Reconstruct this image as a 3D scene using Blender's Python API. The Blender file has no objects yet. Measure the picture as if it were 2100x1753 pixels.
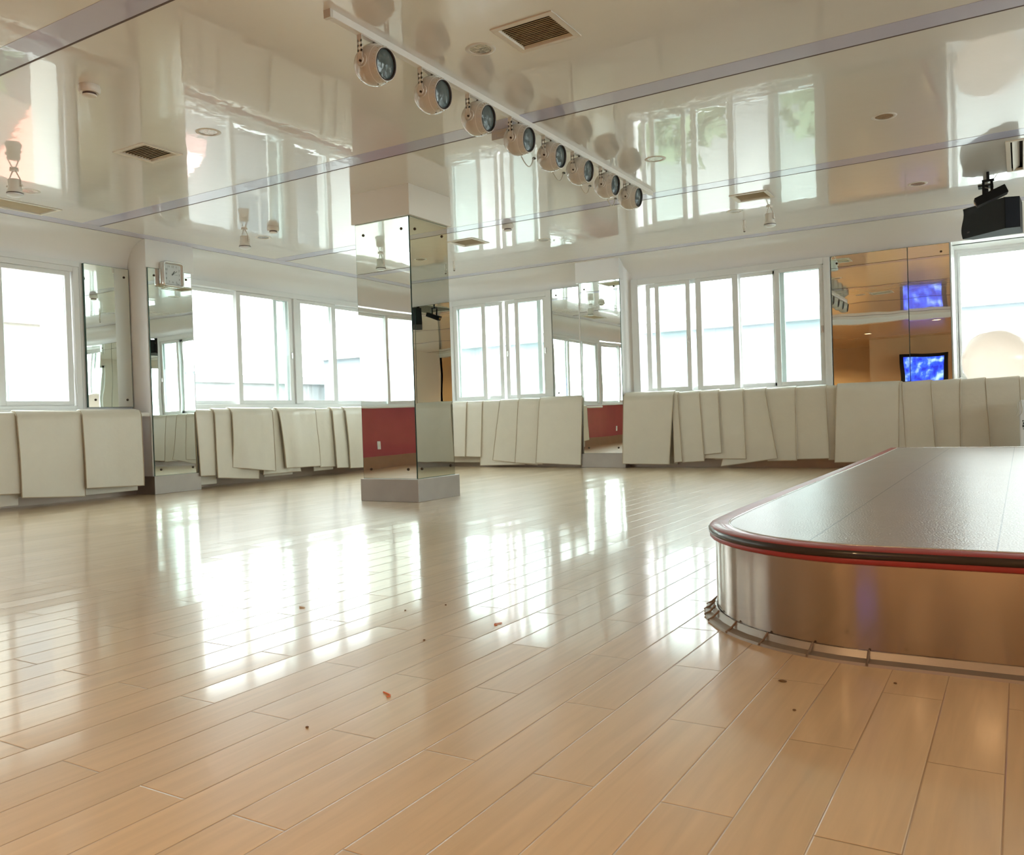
import bpy, bmesh, math, random
from mathutils import Vector, Matrix, noise
random.seed(7)
SC = bpy.context.scene
COL = SC.collection
PI = math.pi
# ------------------------------------------------------------------ camera
FPX, W, H = 1732.07, 2100.0, 1753.0
YAW, PITCH, ROLL = math.radians(31.17864), math.radians(-0.74222), math.radians(-1.84575)
EYE = Vector((0, 0, 0.68))
FW = Vector((-math.sin(YAW) * math.cos(PITCH), math.cos(YAW) * math.cos(PITCH), math.sin(PITCH)))
_r = Vector((math.cos(YAW), math.sin(YAW), 0)); _u = _r.cross(FW)
RT = _r * math.cos(ROLL) + _u * math.sin(ROLL)
UP = -_r * math.sin(ROLL) + _u * math.cos(ROLL)
cam = bpy.data.cameras.new('camera'); co = bpy.data.objects.new('camera', cam); COL.objects.link(co)
cam.sensor_width = 36.0; cam.sensor_fit = 'HORIZONTAL'; cam.lens = 36.0 * FPX / W
cam.clip_start = 0.05; cam.clip_end = 300
co.matrix_world = Matrix(((RT.x, UP.x, -FW.x, EYE.x), (RT.y, UP.y, -FW.y, EYE.y), (RT.z, UP.z, -FW.z, EYE.z), (0, 0, 0, 1)))
SC.camera = co
# ------------------------------------------------------------------ sky, exposure
wd = bpy.data.worlds.new('overcast_sky'); SC.world = wd; wd.use_nodes = True
bg = wd.node_tree.nodes['Background']
bg.inputs[0].default_value = (0.955, 0.995, 1.0, 1); bg.inputs[1].default_value = 6.3
SC.view_settings.view_transform = 'Standard'; SC.view_settings.look = 'None'
SC.view_settings.gamma = 1.0; SC.view_settings.use_curve_mapping = False
SC.view_settings.exposure = 0.83
cy = SC.cycles
cy.max_bounces = 9; cy.diffuse_bounces = 4; cy.glossy_bounces = 6; cy.transmission_bounces = 4
cy.transparent_max_bounces = 16; cy.caustics_reflective = True; cy.caustics_refractive = False
cy.sample_clamp_indirect = 8.0; cy.blur_glossy = 0.4
cy.use_adaptive_sampling = True; cy.adaptive_threshold = 0.025
cy.use_denoising = True
try:
    cy.denoiser = 'OPENIMAGEDENOISE'; cy.denoising_input_passes = 'RGB_ALBEDO_NORMAL'; cy.denoising_prefilter = 'ACCURATE'
except Exception: pass

def portal(loc, rot, sx, sy):                      # guides sampling of the sky through a window; gives no light of its own
    l = bpy.data.lights.new('window_portal', 'AREA'); l.shape = 'RECTANGLE'; l.size = sx; l.size_y = sy
    l.cycles.is_portal = True
    o = bpy.data.objects.new('window_portal', l); o.location = loc; o.rotation_euler = rot; COL.objects.link(o)
portal((-8.3, 3.7, 1.6), (0, -PI / 2, 0), 1.5, 2.5)
portal((-8.3, 7.75, 1.6), (0, -PI / 2, 0), 1.5, 3.5)
portal((-8.3, 1.35, 1.6), (0, -PI / 2, 0), 1.5, 2.2)
portal((-6.1, 10.2, 1.6), (-PI / 2, 0, 0), 1.7, 1.5)
portal((-2.97, 10.2, 1.6), (-PI / 2, 0, 0), 2.4, 1.5)
portal((0.45, 10.65, 1.65), (-PI / 2, 0, 0), 2.1, 1.45)
portal((3.3, 10.2, 1.6), (-PI / 2, 0, 0), 2.4, 1.5)

# ------------------------------------------------------------------ helpers
def ray(x, y): return FW + RT * ((x - W / 2) / FPX) - UP * ((y - H / 2) / FPX)
def on_x(x, y, X): d = ray(x, y); return EYE + d * (X / d.x)        # the point of the wall X = const seen at a pixel of the photo
def on_y(x, y, Y): d = ray(x, y); return EYE + d * (Y / d.y)
def on_z(x, y, Z): d = ray(x, y); return EYE + d * ((Z - EYE.z) / d.z)

class MB:
    def __init__(s): s.v = []; s.f = []
    def add(s, vs, fs):
        b = len(s.v); s.v += [Vector(v) for v in vs]; s.f += [tuple(b + i for i in f) for f in fs]; return s
    def box(s, x0, y0, z0, x1, y1, z1):
        x0, x1 = min(x0, x1), max(x0, x1); y0, y1 = min(y0, y1), max(y0, y1); z0, z1 = min(z0, z1), max(z0, z1)
        return s.add([(x0, y0, z0), (x1, y0, z0), (x1, y1, z0), (x0, y1, z0), (x0, y0, z1), (x1, y0, z1), (x1, y1, z1), (x0, y1, z1)],
                     [(3, 2, 1, 0), (4, 5, 6, 7), (0, 1, 5, 4), (1, 2, 6, 5), (2, 3, 7, 6), (3, 0, 4, 7)])
    def obox(s, c, ax, h):
        c = Vector(c); a, b, d = [Vector(k).normalized() * q for k, q in zip(ax, h)]
        vs = [c + a * i + b * j + d * k for k in (-1, 1) for i, j in ((-1, -1), (1, -1), (1, 1), (-1, 1))]
        return s.add(vs, [(3, 2, 1, 0), (4, 5, 6, 7), (0, 1, 5, 4), (1, 2, 6, 5), (2, 3, 7, 6), (3, 0, 4, 7)])
    def quad(s, a, b, c, d): return s.add([a, b, c, d], [(0, 1, 2, 3)])
    def lathe(s, prof, org, ax, n=32, close=False):
        org = Vector(org); w = Vector(ax).normalized()
        u = w.orthogonal().normalized(); v = w.cross(u); vs = []; fs = []
        for r, h in prof:
            for k in range(n):
                a = 2 * PI * k / n; vs.append(org + w * h + (u * math.cos(a) + v * math.sin(a)) * r)
        m = len(prof)
        for i in range(m - 1 + (1 if close else 0)):
            j = (i + 1) % m
            for k in range(n):
                l = (k + 1) % n; fs.append((i * n + k, i * n + l, j * n + l, j * n + k))
        if not close:
            if prof[0][0] > 1e-6: fs.append(tuple(range(n - 1, -1, -1)))
            if prof[-1][0] > 1e-6: fs.append(tuple((m - 1) * n + k for k in range(n)))
        return s.add(vs, fs)
    def cyl(s, a, b, r, n=16):
        a = Vector(a); b = Vector(b); return s.lathe([(r, 0), (r, (b - a).length)], a, b - a, n)
    def tube(s, pts, r, n=8, closed=False):
        pts = [Vector(p) for p in pts]; m = len(pts); vs = []; fs = []; pu = None
        for i, p in enumerate(pts):
            if closed: t = pts[(i + 1) % m] - pts[i - 1]
            else: t = pts[min(i + 1, m - 1)] - pts[max(i - 1, 0)]
            t = t.normalized() if t.length > 1e-9 else Vector((0, 0, 1))
            u = t.orthogonal().normalized() if pu is None else (pu - t * pu.dot(t))
            u = u.normalized() if u.length > 1e-6 else t.orthogonal().normalized(); pu = u; v = t.cross(u)
            for k in range(n):
                a = 2 * PI * k / n; vs.append(p + (u * math.cos(a) + v * math.sin(a)) * r)
        for i in range(m if closed else m - 1):
            j = (i + 1) % m
            for k in range(n):
                l = (k + 1) % n; fs.append((i * n + k, i * n + l, j * n + l, j * n + k))
        if not closed: fs += [tuple(range(n - 1, -1, -1)), tuple((m - 1) * n + k for k in range(n))]
        return s.add(vs, fs)
    def prism(s, poly, z0, z1):                     # plan polygon, counter-clockwise
        n = len(poly)
        return s.add([(x, y, z0) for x, y in poly] + [(x, y, z1) for x, y in poly],
                     [tuple(range(n - 1, -1, -1)), tuple(range(n, 2 * n))] + [(i, (i + 1) % n, n + (i + 1) % n, n + i) for i in range(n)])
    def ribbon(s, ring, closed=True):               # ring of sections, each a list of points
        m = len(ring[0]); n = len(ring); vs = [p for sec in ring for p in sec]; fs = []
        for i in range(n if closed else n - 1):
            j = (i + 1) % n
            for k in range(m - 1): fs.append((i * m + k, j * m + k, j * m + k + 1, i * m + k + 1))
        return s.add(vs, fs)
    def sphere(s, c, r, nu=28, nv=16, sc=(1, 1, 1)):
        prof = [(max(1e-7, r * math.sin(PI * i / nv)), -r * math.cos(PI * i / nv)) for i in range(nv + 1)]
        b = len(s.v); s.lathe(prof, (0, 0, 0), (0, 0, 1), nu)
        for i in range(b, len(s.v)): s.v[i] = Vector((s.v[i].x * sc[0], s.v[i].y * sc[1], s.v[i].z * sc[2])) + Vector(c)
        return s
    def build(s, name, mat, parent=None, smooth=None, bevel=0, seg=2, recalc=True):
        xs = [v.x for v in s.v]; ys = [v.y for v in s.v]; zs = [v.z for v in s.v]
        org = Vector(((min(xs) + max(xs)) / 2, (min(ys) + max(ys)) / 2, min(zs)))
        me = bpy.data.meshes.new(name); me.from_pydata([v - org for v in s.v], [], s.f)
        bm = bmesh.new(); bm.from_mesh(me)
        bmesh.ops.remove_doubles(bm, verts=bm.verts, dist=1e-6)
        if recalc: bmesh.ops.recalc_face_normals(bm, faces=bm.faces)
        if smooth is not None:
            for f in bm.faces: f.smooth = True
            for e in bm.edges:
                if len(e.link_faces) != 2 or e.calc_face_angle(0) > math.radians(smooth): e.smooth = False
        bm.to_mesh(me); bm.free()
        me.materials.append(mat)
        o = bpy.data.objects.new(name, me); COL.objects.link(o); o.location = org
        if parent: adopt(o, parent)
        if bevel:
            m = o.modifiers.new('bevel', 'BEVEL'); m.width = bevel; m.segments = seg; m.limit_method = 'ANGLE'; m.angle_limit = 0.6
        return o
def world_of(o):
    m = Matrix.LocRotScale(o.location, o.rotation_euler, o.scale)
    return world_of(o.parent) @ o.matrix_parent_inverse @ m if o.parent else m
def adopt(o, p): o.parent = p; o.matrix_parent_inverse = world_of(p).inverted()
def tag(o, label, cat, group=None):
    o['label'] = label; o['category'] = cat
    if group: o['group'] = group
    return o
def thing(name, label, cat, loc, group=None):
    o = bpy.data.objects.new(name, None); o.empty_display_size = 0.1; o.location = loc; COL.objects.link(o)
    return tag(o, label, cat, group)
def struct(o): o['kind'] = 'structure'; return o
def copy_tree(o, parent=None):
    c = o.copy(); COL.objects.link(c)
    if parent: c.parent = parent; c.matrix_parent_inverse = o.matrix_parent_inverse.copy()
    for ch in list(KIDS.get(o.name, [])): copy_tree(ch, c)
    return c
KIDS = {}
def index_kids(o):
    KIDS[o.name] = [k for k in COL.objects if k.parent == o]
    for k in KIDS[o.name]: index_kids(k)
def dup(proto, loc, label, rz=0.0):
    if proto.name not in KIDS: index_kids(proto)
    c = copy_tree(proto); c.location = loc; c.rotation_euler = (0, 0, rz); c['label'] = label
    return c

# ------------------------------------------------------------------ materials
def mat(name, col, rough=0.5, metal=0.0, bump=None, var=None, coat=0.0, spec=0.5, emit=None, estr=0, trans=0.0, ior=1.5, coatr=0.03):
    m = bpy.data.materials.new(name); m.use_nodes = True; nt = m.node_tree; p = nt.nodes['Principled BSDF']
    p.inputs['Base Color'].default_value = (*col, 1); p.inputs['Roughness'].default_value = rough
    p.inputs['Metallic'].default_value = metal; p.inputs['Coat Weight'].default_value = coat; p.inputs['Coat Roughness'].default_value = coatr
    p.inputs['Specular IOR Level'].default_value = spec; p.inputs['IOR'].default_value = ior
    p.inputs['Transmission Weight'].default_value = trans
    if emit: p.inputs['Emission Color'].default_value = (*emit, 1); p.inputs['Emission Strength'].default_value = estr
    tc = nt.nodes.new('ShaderNodeTexCoord')
    def nz(scale, detail, stretch):
        mp = nt.nodes.new('ShaderNodeMapping'); mp.inputs['Scale'].default_value = stretch
        nt.links.new(tc.outputs['Object'], mp.inputs[0])
        n = nt.nodes.new('ShaderNodeTexNoise'); n.inputs['Scale'].default_value = scale; n.inputs['Detail'].default_value = detail
        nt.links.new(mp.outputs[0], n.inputs['Vector']); return n
    if var:                                        # (scale, amount, stretch): gentle wear in the colour
        n = nz(var[0], 4, var[2] if len(var) > 2 else (1, 1, 1)); mx = nt.nodes.new('ShaderNodeMix'); mx.data_type = 'RGBA'
        a = var[1]
        mx.inputs['A'].default_value = (*[c * (1 - a) for c in col], 1); mx.inputs['B'].default_value = (*[min(1, c * (1 + a)) for c in col], 1)
        nt.links.new(n.outputs['Fac'], mx.inputs['Factor']); nt.links.new(mx.outputs['Result'], p.inputs['Base Color'])
    if bump:                                       # (scale, distance, stretch)
        n = nz(bump[0], 2, bump[2] if len(bump) > 2 else (1, 1, 1)); b = nt.nodes.new('ShaderNodeBump')
        b.inputs['Distance'].default_value = bump[1]; b.inputs['Strength'].default_value = 1.0
        nt.links.new(n.outputs['Fac'], b.inputs['Height']); nt.links.new(b.outputs[0], p.inputs['Normal'])
        if coat: nt.links.new(b.outputs[0], p.inputs['Coat Normal'])
    return m
M = {}
M['ceiling'] = mat('ceiling_gloss_white', (0.85, 0.835, 0.795), 0.22, coat=1.0, coatr=0.015, ior=1.6, bump=(7.0, 0.00065, (1, 1, 1)))
M['lavender'] = mat('lavender_gloss', (0.60, 0.61, 0.82), 0.2, coat=0.9, coatr=0.02, bump=(8, 0.0006, (1, 1, 1)))
M['groove'] = mat('dark_groove', (0.10, 0.06, 0.05), 0.6, var=(8, 0.2))
M['wall'] = mat('wall_white', (0.87, 0.868, 0.85), 0.32, var=(1.5, 0.03), coat=0.25, coatr=0.15)
M['pillar'] = mat('pillar_paint', (0.80, 0.755, 0.68), 0.35, var=(2, 0.03))
M['red'] = mat('red_lacquer_panel', (0.36, 0.06, 0.095), 0.18, var=(3, 0.12), coat=0.4)
M['steel'] = mat('brushed_steel', (0.37, 0.335, 0.30), 0.36, 0.6, var=(6, 0.12), bump=(60, 0.0003, (1, 1, 8)))
M['brownbase'] = mat('brown_metal_base', (0.32, 0.26, 0.215), 0.3, 0.7, var=(5, 0.15))
M['darkfloor'] = mat('added_dark_lobby_floor', (0.22, 0.115, 0.05), 0.7, var=(9, 0.2), bump=(90, 0.002))  # invented brown covering, darkens the riser's reflection and the warm bounce
M['cone'] = mat('bronze_reflector', (0.42, 0.36, 0.29), 0.22, 1.0, var=(20, 0.3), bump=(40, 0.002))
M['frame'] = mat('window_frame_white', (0.82, 0.84, 0.83), 0.3, var=(4, 0.03))
M['screw'] = mat('dark_bronze_screw', (0.06, 0.04, 0.025), 0.35, 0.8, var=(30, 0.2))
M['barre'] = mat('barre_white', (0.85, 0.85, 0.83), 0.25, var=(5, 0.03))
M['mat'] = mat('cream_mat_cover', (0.72, 0.68, 0.575), 0.40, var=(7, 0.05), bump=(26, 0.0012, (1, 1, 1)), coat=0.3, coatr=0.28)
M['piping'] = mat('cream_piping', (0.50, 0.41, 0.29), 0.5, var=(20, 0.1))
M['lamp'] = mat('cream_lamp_enamel', (0.64, 0.60, 0.53), 0.2, var=(6, 0.04), coat=0.6)
M['strap'] = mat('cream_strap_metal', (0.76, 0.72, 0.65), 0.35, var=(10, 0.05))
M['lens'] = mat('glass_lens', (0.10, 0.125, 0.12), 0.10, 0.0, bump=(16, 0.006, (1, 1, 1)), spec=0.45, var=(9, 0.5))
M['bezel'] = mat('dark_bezel', (0.05, 0.035, 0.03), 0.35, var=(10, 0.2))
M['white'] = mat('white_enamel', (0.80, 0.77, 0.71), 0.35, var=(8, 0.04))
M['chrome'] = mat('chrome_reflector', (0.86, 0.86, 0.84), 0.07, 1.0, bump=(30, 0.002, (1, 1, 1)))
M['vent'] = mat('vent_frame_cream', (0.80, 0.75, 0.66), 0.4, var=(8, 0.04))
M['slat'] = mat('vent_slat', (0.66, 0.58, 0.43), 0.5, var=(12, 0.1))
M['dark'] = mat('dark_duct', (0.05, 0.04, 0.03), 0.9, var=(4, 0.2))
M['black'] = mat('black_cabinet', (0.006, 0.006, 0.006), 0.6, spec=0.25, var=(14, 0.2), bump=(120, 0.0004))
M['bluegrey'] = mat('blue_black_side', (0.010, 0.014, 0.021), 0.6, spec=0.3, var=(10, 0.15))
M['amber'] = mat('amber_lens', (0.75, 0.38, 0.08), 0.15, var=(20, 0.1), coat=0.6)
M['cord'] = mat('pale_cord', (0.55, 0.52, 0.44), 0.5, var=(20, 0.1))
M['blackcord'] = mat('black_plug', (0.02, 0.02, 0.02), 0.4, var=(20, 0.2))
M['silver'] = mat('silver_plastic', (0.72, 0.72, 0.70), 0.22, 0.65, var=(8, 0.05))
M['dial'] = mat('clock_dial', (0.66, 0.71, 0.73), 0.4, var=(5, 0.02))
M['ink'] = mat('grey_numerals', (0.18, 0.21, 0.21), 0.5, var=(9, 0.1))
M['hand'] = mat('clock_hand', (0.05, 0.07, 0.07), 0.4, var=(9, 0.1))
M['orange'] = mat('orange_ribbon', (0.72, 0.20, 0.08), 0.5, var=(20, 0.1))
M['paper'] = mat('white_paper', (0.9, 0.9, 0.9), 0.6, var=(20, 0.03))
M['crumb'] = mat('brown_crumb', (0.16, 0.09, 0.04), 0.7, var=(30, 0.3))
M['plastic'] = mat('white_plastic', (0.80, 0.83, 0.85), 0.35, var=(6, 0.03))
M['stagered'] = mat('red_edge_trim', (0.36, 0.03, 0.03), 0.4, var=(18, 0.15), coat=0.15)
M['stageblack'] = mat('black_rubber_nosing', (0.022, 0.014, 0.012), 0.3, var=(15, 0.2), coat=0.3)
M['warmwall'] = mat('warm_wall_paint', (0.80, 0.60, 0.34), 0.5, var=(1.5, 0.05))
M['warmceil'] = mat('warm_ceiling_paint', (0.80, 0.66, 0.44), 0.25, var=(1.5, 0.04), coat=0.6)
M['concrete'] = mat('pale_concrete', (0.62, 0.60, 0.56), 0.8, var=(2, 0.1))
M['facade_beige'] = mat('beige_facade', (0.54, 0.52, 0.47), 0.85, var=(1.0, 0.08))
M['facade_blue'] = mat('pale_blue_facade', (0.28, 0.315, 0.35), 0.85, var=(0.8, 0.12))
M['facade_white'] = mat('white_facade', (0.50, 0.50, 0.49), 0.85, var=(1.0, 0.06))
M['dullglass'] = mat('dull_window_glass', (0.24, 0.27, 0.29), 0.2, var=(1.0, 0.2))
M['asphalt'] = mat('grey_street', (0.30, 0.30, 0.30), 0.9, var=(1.0, 0.15))
M['leaf'] = mat('tree_leaves', (0.20, 0.25, 0.15), 0.8, var=(3, 0.5))
M['bark'] = mat('tree_bark', (0.13, 0.09, 0.06), 0.9, var=(5, 0.3))
M['awning'] = mat('red_awning', (0.66, 0.28, 0.22), 0.8, var=(2, 0.1))
M['pink'] = mat('pink_banner', (0.78, 0.50, 0.48), 0.8, var=(2, 0.2))

def mirror_mat():
    m = mat('silvered_mirror', (0.80, 0.86, 0.82), 0.0, 1.0, bump=(0.9, 0.0022, (1, 1, 1))); return m
M['mirror'] = mirror_mat()
M['mirroredge'] = mat('green_mirror_edge', (0.05, 0.12, 0.10), 0.15, var=(12, 0.1))

def glass_mat(name, tint, refl):
    m = bpy.data.materials.new(name); m.use_nodes = True; nt = m.node_tree; nt.nodes.clear()
    o = nt.nodes.new('ShaderNodeOutputMaterial'); t = nt.nodes.new('ShaderNodeBsdfTransparent'); g = nt.nodes.new('ShaderNodeBsdfGlossy')
    d = nt.nodes.new('ShaderNodeBsdfDiffuse'); mx = nt.nodes.new('ShaderNodeMixShader'); m2 = nt.nodes.new('ShaderNodeMixShader')
    f = nt.nodes.new('ShaderNodeFresnel'); gm = nt.nodes.new('ShaderNodeNewGeometry'); ir = nt.nodes.new('ShaderNodeMapRange')
    ir.inputs['To Min'].default_value = 1.5; ir.inputs['To Max'].default_value = 1 / 1.5
    nt.links.new(gm.outputs['Backfacing'], ir.inputs[0]); nt.links.new(ir.outputs[0], f.inputs[0])       # a thin pane: both faces reflect alike
    tc = nt.nodes.new('ShaderNodeTexCoord'); n = nt.nodes.new('ShaderNodeTexNoise'); n.inputs['Scale'].default_value = 3; nt.links.new(tc.outputs['Object'], n.inputs['Vector'])
    mr = nt.nodes.new('ShaderNodeMapRange'); mr.inputs['To Min'].default_value = 0.0; mr.inputs['To Max'].default_value = 0.06; nt.links.new(n.outputs['Fac'], mr.inputs[0])
    t.inputs[0].default_value = (*tint, 1); g.inputs['Roughness'].default_value = 0.02; d.inputs[0].default_value = (0.8, 0.85, 0.85, 1)
    nt.links.new(mr.outputs[0], m2.inputs[0]); nt.links.new(t.outputs[0], m2.inputs[1]); nt.links.new(d.outputs[0], m2.inputs[2])   # a little dust
    nt.links.new(f.outputs[0], mx.inputs[0]); nt.links.new(m2.outputs[0], mx.inputs[1]); nt.links.new(g.outputs[0], mx.inputs[2])
    nt.links.new(mx.outputs[0], o.inputs[0]); return m
M['glass'] = glass_mat('window_glass', (0.92, 0.965, 0.955), 0.05)

def floor_mat():
    m = bpy.data.materials.new('maple_laminate_floor'); m.use_nodes = True; nt = m.node_tree; p = nt.nodes['Principled BSDF']; N = nt.nodes.new; L = nt.links.new
    geo = N('ShaderNodeNewGeometry'); sp = N('ShaderNodeSeparateXYZ'); L(geo.outputs['Position'], sp.inputs[0])
    def math_(op, a, b):
        n = N('ShaderNodeMath'); n.operation = op
        for i, q in enumerate((a, b)):
            if isinstance(q, (int, float)): n.inputs[i].default_value = q
            else: L(q, n.inputs[i])
        return n.outputs[0]
    u = math_('ADD', sp.outputs['Y'], -1.377 + 0.384 + 0.768 * 40); v = math_('ADD', sp.outputs['X'], 0.2985 + 0.1285 * 200)
    cb = N('ShaderNodeCombineXYZ'); L(u, cb.inputs[0]); L(v, cb.inputs[1])
    def brick(c1, c2, mc, ms):
        b = N('ShaderNodeTexBrick'); b.offset = 0.5; b.offset_frequency = 2; b.squash = 1.0; L(cb.outputs[0], b.inputs['Vector'])
        b.inputs['Scale'].default_value = 1.0; b.inputs['Brick Width'].default_value = 0.768; b.inputs['Row Height'].default_value = 0.1285
        b.inputs['Mortar Size'].default_value = ms; b.inputs['Mortar Smooth'].default_value = 0.2
        b.inputs['Color1'].default_value = (*c1, 1); b.inputs['Color2'].default_value = (*c2, 1); b.inputs['Mortar'].default_value = (*mc, 1); return b
    b1 = brick((0.625, 0.465, 0.275), (0.68, 0.52, 0.325), (0.38, 0.25, 0.14), 0.0011)
    mp = N('ShaderNodeMapping'); mp.inputs['Scale'].default_value = (22, 1.3, 1); L(geo.outputs['Position'], mp.inputs[0])
    rnd = brick((0, 0, 0), (1, 1, 1), (0.5, 0.5, 0.5), 0.0)
    va = N('ShaderNodeVectorMath'); va.operation = 'ADD'; sc = N('ShaderNodeVectorMath'); sc.operation = 'SCALE'; sc.inputs['Scale'].default_value = 37.0
    L(rnd.outputs['Color'], sc.inputs[0]); L(mp.outputs[0], va.inputs[0]); L(sc.outputs[0], va.inputs[1])
    gr = N('ShaderNodeTexNoise'); gr.inputs['Scale'].default_value = 1.6; gr.inputs['Detail'].default_value = 6; gr.inputs['Distortion'].default_value = 0.7; L(va.outputs[0], gr.inputs['Vector'])
    mr = N('ShaderNodeMapRange'); mr.inputs['From Min'].default_value = 0.3; mr.inputs['From Max'].default_value = 0.7; mr.inputs['To Min'].default_value = 0.90; mr.inputs['To Max'].default_value = 1.06; L(gr.outputs['Fac'], mr.inputs[0])
    mu = N('ShaderNodeVectorMath'); mu.operation = 'SCALE'; L(b1.outputs['Color'], mu.inputs[0]); L(mr.outputs[0], mu.inputs['Scale']); L(mu.outputs[0], p.inputs['Base Color'])
    bp = N('ShaderNodeBump'); bp.inputs['Distance'].default_value = 0.0012; bp.invert = True
    bb = brick((0, 0, 0), (0, 0, 0), (1, 1, 1), 0.003); bb.inputs['Mortar Smooth'].default_value = 1.0; L(bb.outputs['Color'], bp.inputs['Height'])
    # every board lies at its own slight tilt
    tilt = N('ShaderNodeVectorMath'); tilt.operation = 'SUBTRACT'; L(rnd.outputs['Color'], tilt.inputs[0]); tilt.inputs[1].default_value = (0.5, 0.5, 0.5)
    tm = N('ShaderNodeVectorMath'); tm.operation = 'MULTIPLY'; L(tilt.outputs[0], tm.inputs[0]); tm.inputs[1].default_value = (0.015, -0.009, 0)
    ad = N('ShaderNodeVectorMath'); ad.operation = 'ADD'; L(bp.outputs[0], ad.inputs[0]); L(tm.outputs[0], ad.inputs[1])
    nn = N('ShaderNodeVectorMath'); nn.operation = 'NORMALIZE'; L(ad.outputs[0], nn.inputs[0]); L(nn.outputs[0], p.inputs['Normal'])
    p.inputs['Roughness'].default_value = 0.36; p.inputs['IOR'].default_value = 1.5; p.inputs['Specular IOR Level'].default_value = 0.68
    p.inputs['Coat Weight'].default_value = 0.60; p.inputs['Coat IOR'].default_value = 1.45; p.inputs['Coat Roughness'].default_value = 0.10; L(nn.outputs[0], p.inputs['Coat Normal'])
    return m
M['floor'] = floor_mat()

def stage_top_mat():
    m = mat('pebbled_stage_vinyl', (0.30, 0.26, 0.22), 0.30, spec=0.7, coat=0.2, coatr=0.25); nt = m.node_tree; p = nt.nodes['Principled BSDF']; N = nt.nodes.new; L = nt.links.new
    geo = N('ShaderNodeNewGeometry'); sp = N('ShaderNodeSeparateXYZ'); L(geo.outputs['Position'], sp.inputs[0])
    a = N('ShaderNodeMath'); a.operation = 'ADD'; a.inputs[1].default_value = 0.53 + 0.465 * 20; L(sp.outputs['X'], a.inputs[0])
    d = N('ShaderNodeMath'); d.operation = 'DIVIDE'; d.inputs[1].default_value = 0.465; L(a.outputs[0], d.inputs[0])
    fr = N('ShaderNodeMath'); fr.operation = 'FRACT'; L(d.outputs[0], fr.inputs[0])
    lt = N('ShaderNodeMath'); lt.operation = 'LESS_THAN'; lt.inputs[1].default_value = 0.008; L(fr.outputs[0], lt.inputs[0])
    no = N('ShaderNodeTexNoise'); no.inputs['Scale'].default_value = 5; L(geo.outputs['Position'], no.inputs['Vector'])
    mx0 = N('ShaderNodeMix'); mx0.data_type = 'RGBA'; mx0.inputs['A'].default_value = (0.30, 0.26, 0.225, 1); mx0.inputs['B'].default_value = (0.37, 0.32, 0.28, 1); L(no.outputs['Fac'], mx0.inputs['Factor'])
    mx = N('ShaderNodeMix'); mx.data_type = 'RGBA'; mx.inputs['B'].default_value = (0.05, 0.04, 0.035, 1); L(mx0.outputs['Result'], mx.inputs['A']); L(lt.outputs[0], mx.inputs['Factor']); L(mx.outputs['Result'], p.inputs['Base Color'])
    vo = N('ShaderNodeTexNoise'); vo.inputs['Scale'].default_value = 170; vo.inputs['Detail'].default_value = 1; L(geo.outputs['Position'], vo.inputs['Vector'])
    bp = N('ShaderNodeBump'); bp.inputs['Distance'].default_value = 0.0018; L(vo.outputs['Fac'], bp.inputs['Height']); L(bp.outputs[0], p.inputs['Normal'])
    return m
M['stagetop'] = stage_top_mat()
M['riser'] = mat('polished_steel_riser', (0.43, 0.37, 0.33), 0.13, 1.0, var=(3, 0.06))

def ball_mat():
    m = bpy.data.materials.new('peach_vinyl_ball'); m.use_nodes = True; nt = m.node_tree; nt.nodes.clear(); N = nt.nodes.new; L = nt.links.new
    o = N('ShaderNodeOutputMaterial'); d = N('ShaderNodeBsdfDiffuse'); t = N('ShaderNodeBsdfTranslucent'); g = N('ShaderNodeBsdfGlossy'); f = N('ShaderNodeFresnel')
    n = N('ShaderNodeTexNoise'); n.inputs['Scale'].default_value = 4; mx = N('ShaderNodeMix'); mx.data_type = 'RGBA'; L(n.outputs['Fac'], mx.inputs['Factor'])
    mx.inputs['A'].default_value = (0.97, 0.86, 0.78, 1); mx.inputs['B'].default_value = (0.98, 0.89, 0.82, 1)
    for b in (d, t): L(mx.outputs['Result'], b.inputs[0])
    m1 = N('ShaderNodeMixShader'); m1.inputs[0].default_value = 0.92; L(d.outputs[0], m1.inputs[1]); L(t.outputs[0], m1.inputs[2])
    m2 = N('ShaderNodeMixShader'); g.inputs['Roughness'].default_value = 0.15; L(f.outputs[0], m2.inputs[0]); L(m1.outputs[0], m2.inputs[1]); L(g.outputs[0], m2.inputs[2]); L(m2.outputs[0], o.inputs[0])
    return m
M['ball'] = ball_mat()
def screen_mat():
    m = mat('blue_lit_screen', (0.02, 0.02, 0.05), 0.2); nt = m.node_tree; p = nt.nodes['Principled BSDF']; N = nt.nodes.new; L = nt.links.new
    tc = N('ShaderNodeTexCoord'); n = N('ShaderNodeTexNoise'); n.inputs['Scale'].default_value = 5; n.inputs['Detail'].default_value = 5; L(tc.outputs['Object'], n.inputs['Vector'])
    cr = N('ShaderNodeValToRGB'); cr.color_ramp.elements[0].position = 0.38; cr.color_ramp.elements[0].color = (0.01, 0.02, 0.45, 1)
    cr.color_ramp.elements[1].position = 0.72; cr.color_ramp.elements[1].color = (0.45, 0.65, 1.0, 1)
    e = cr.color_ramp.elements.new(0.52); e.color = (0.03, 0.10, 0.95, 1)
    L(n.outputs['Fac'], cr.inputs[0]); L(cr.outputs[0], p.inputs['Emission Color']); p.inputs['Emission Strength'].default_value = 1.25
    return m
M['screen'] = screen_mat()
M['glow'] = mat('warm_lamp_diffuser', (1, 0.8, 0.5), 0.5, emit=(1.0, 0.68, 0.32), estr=6.0, var=(5, 0.02))

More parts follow.
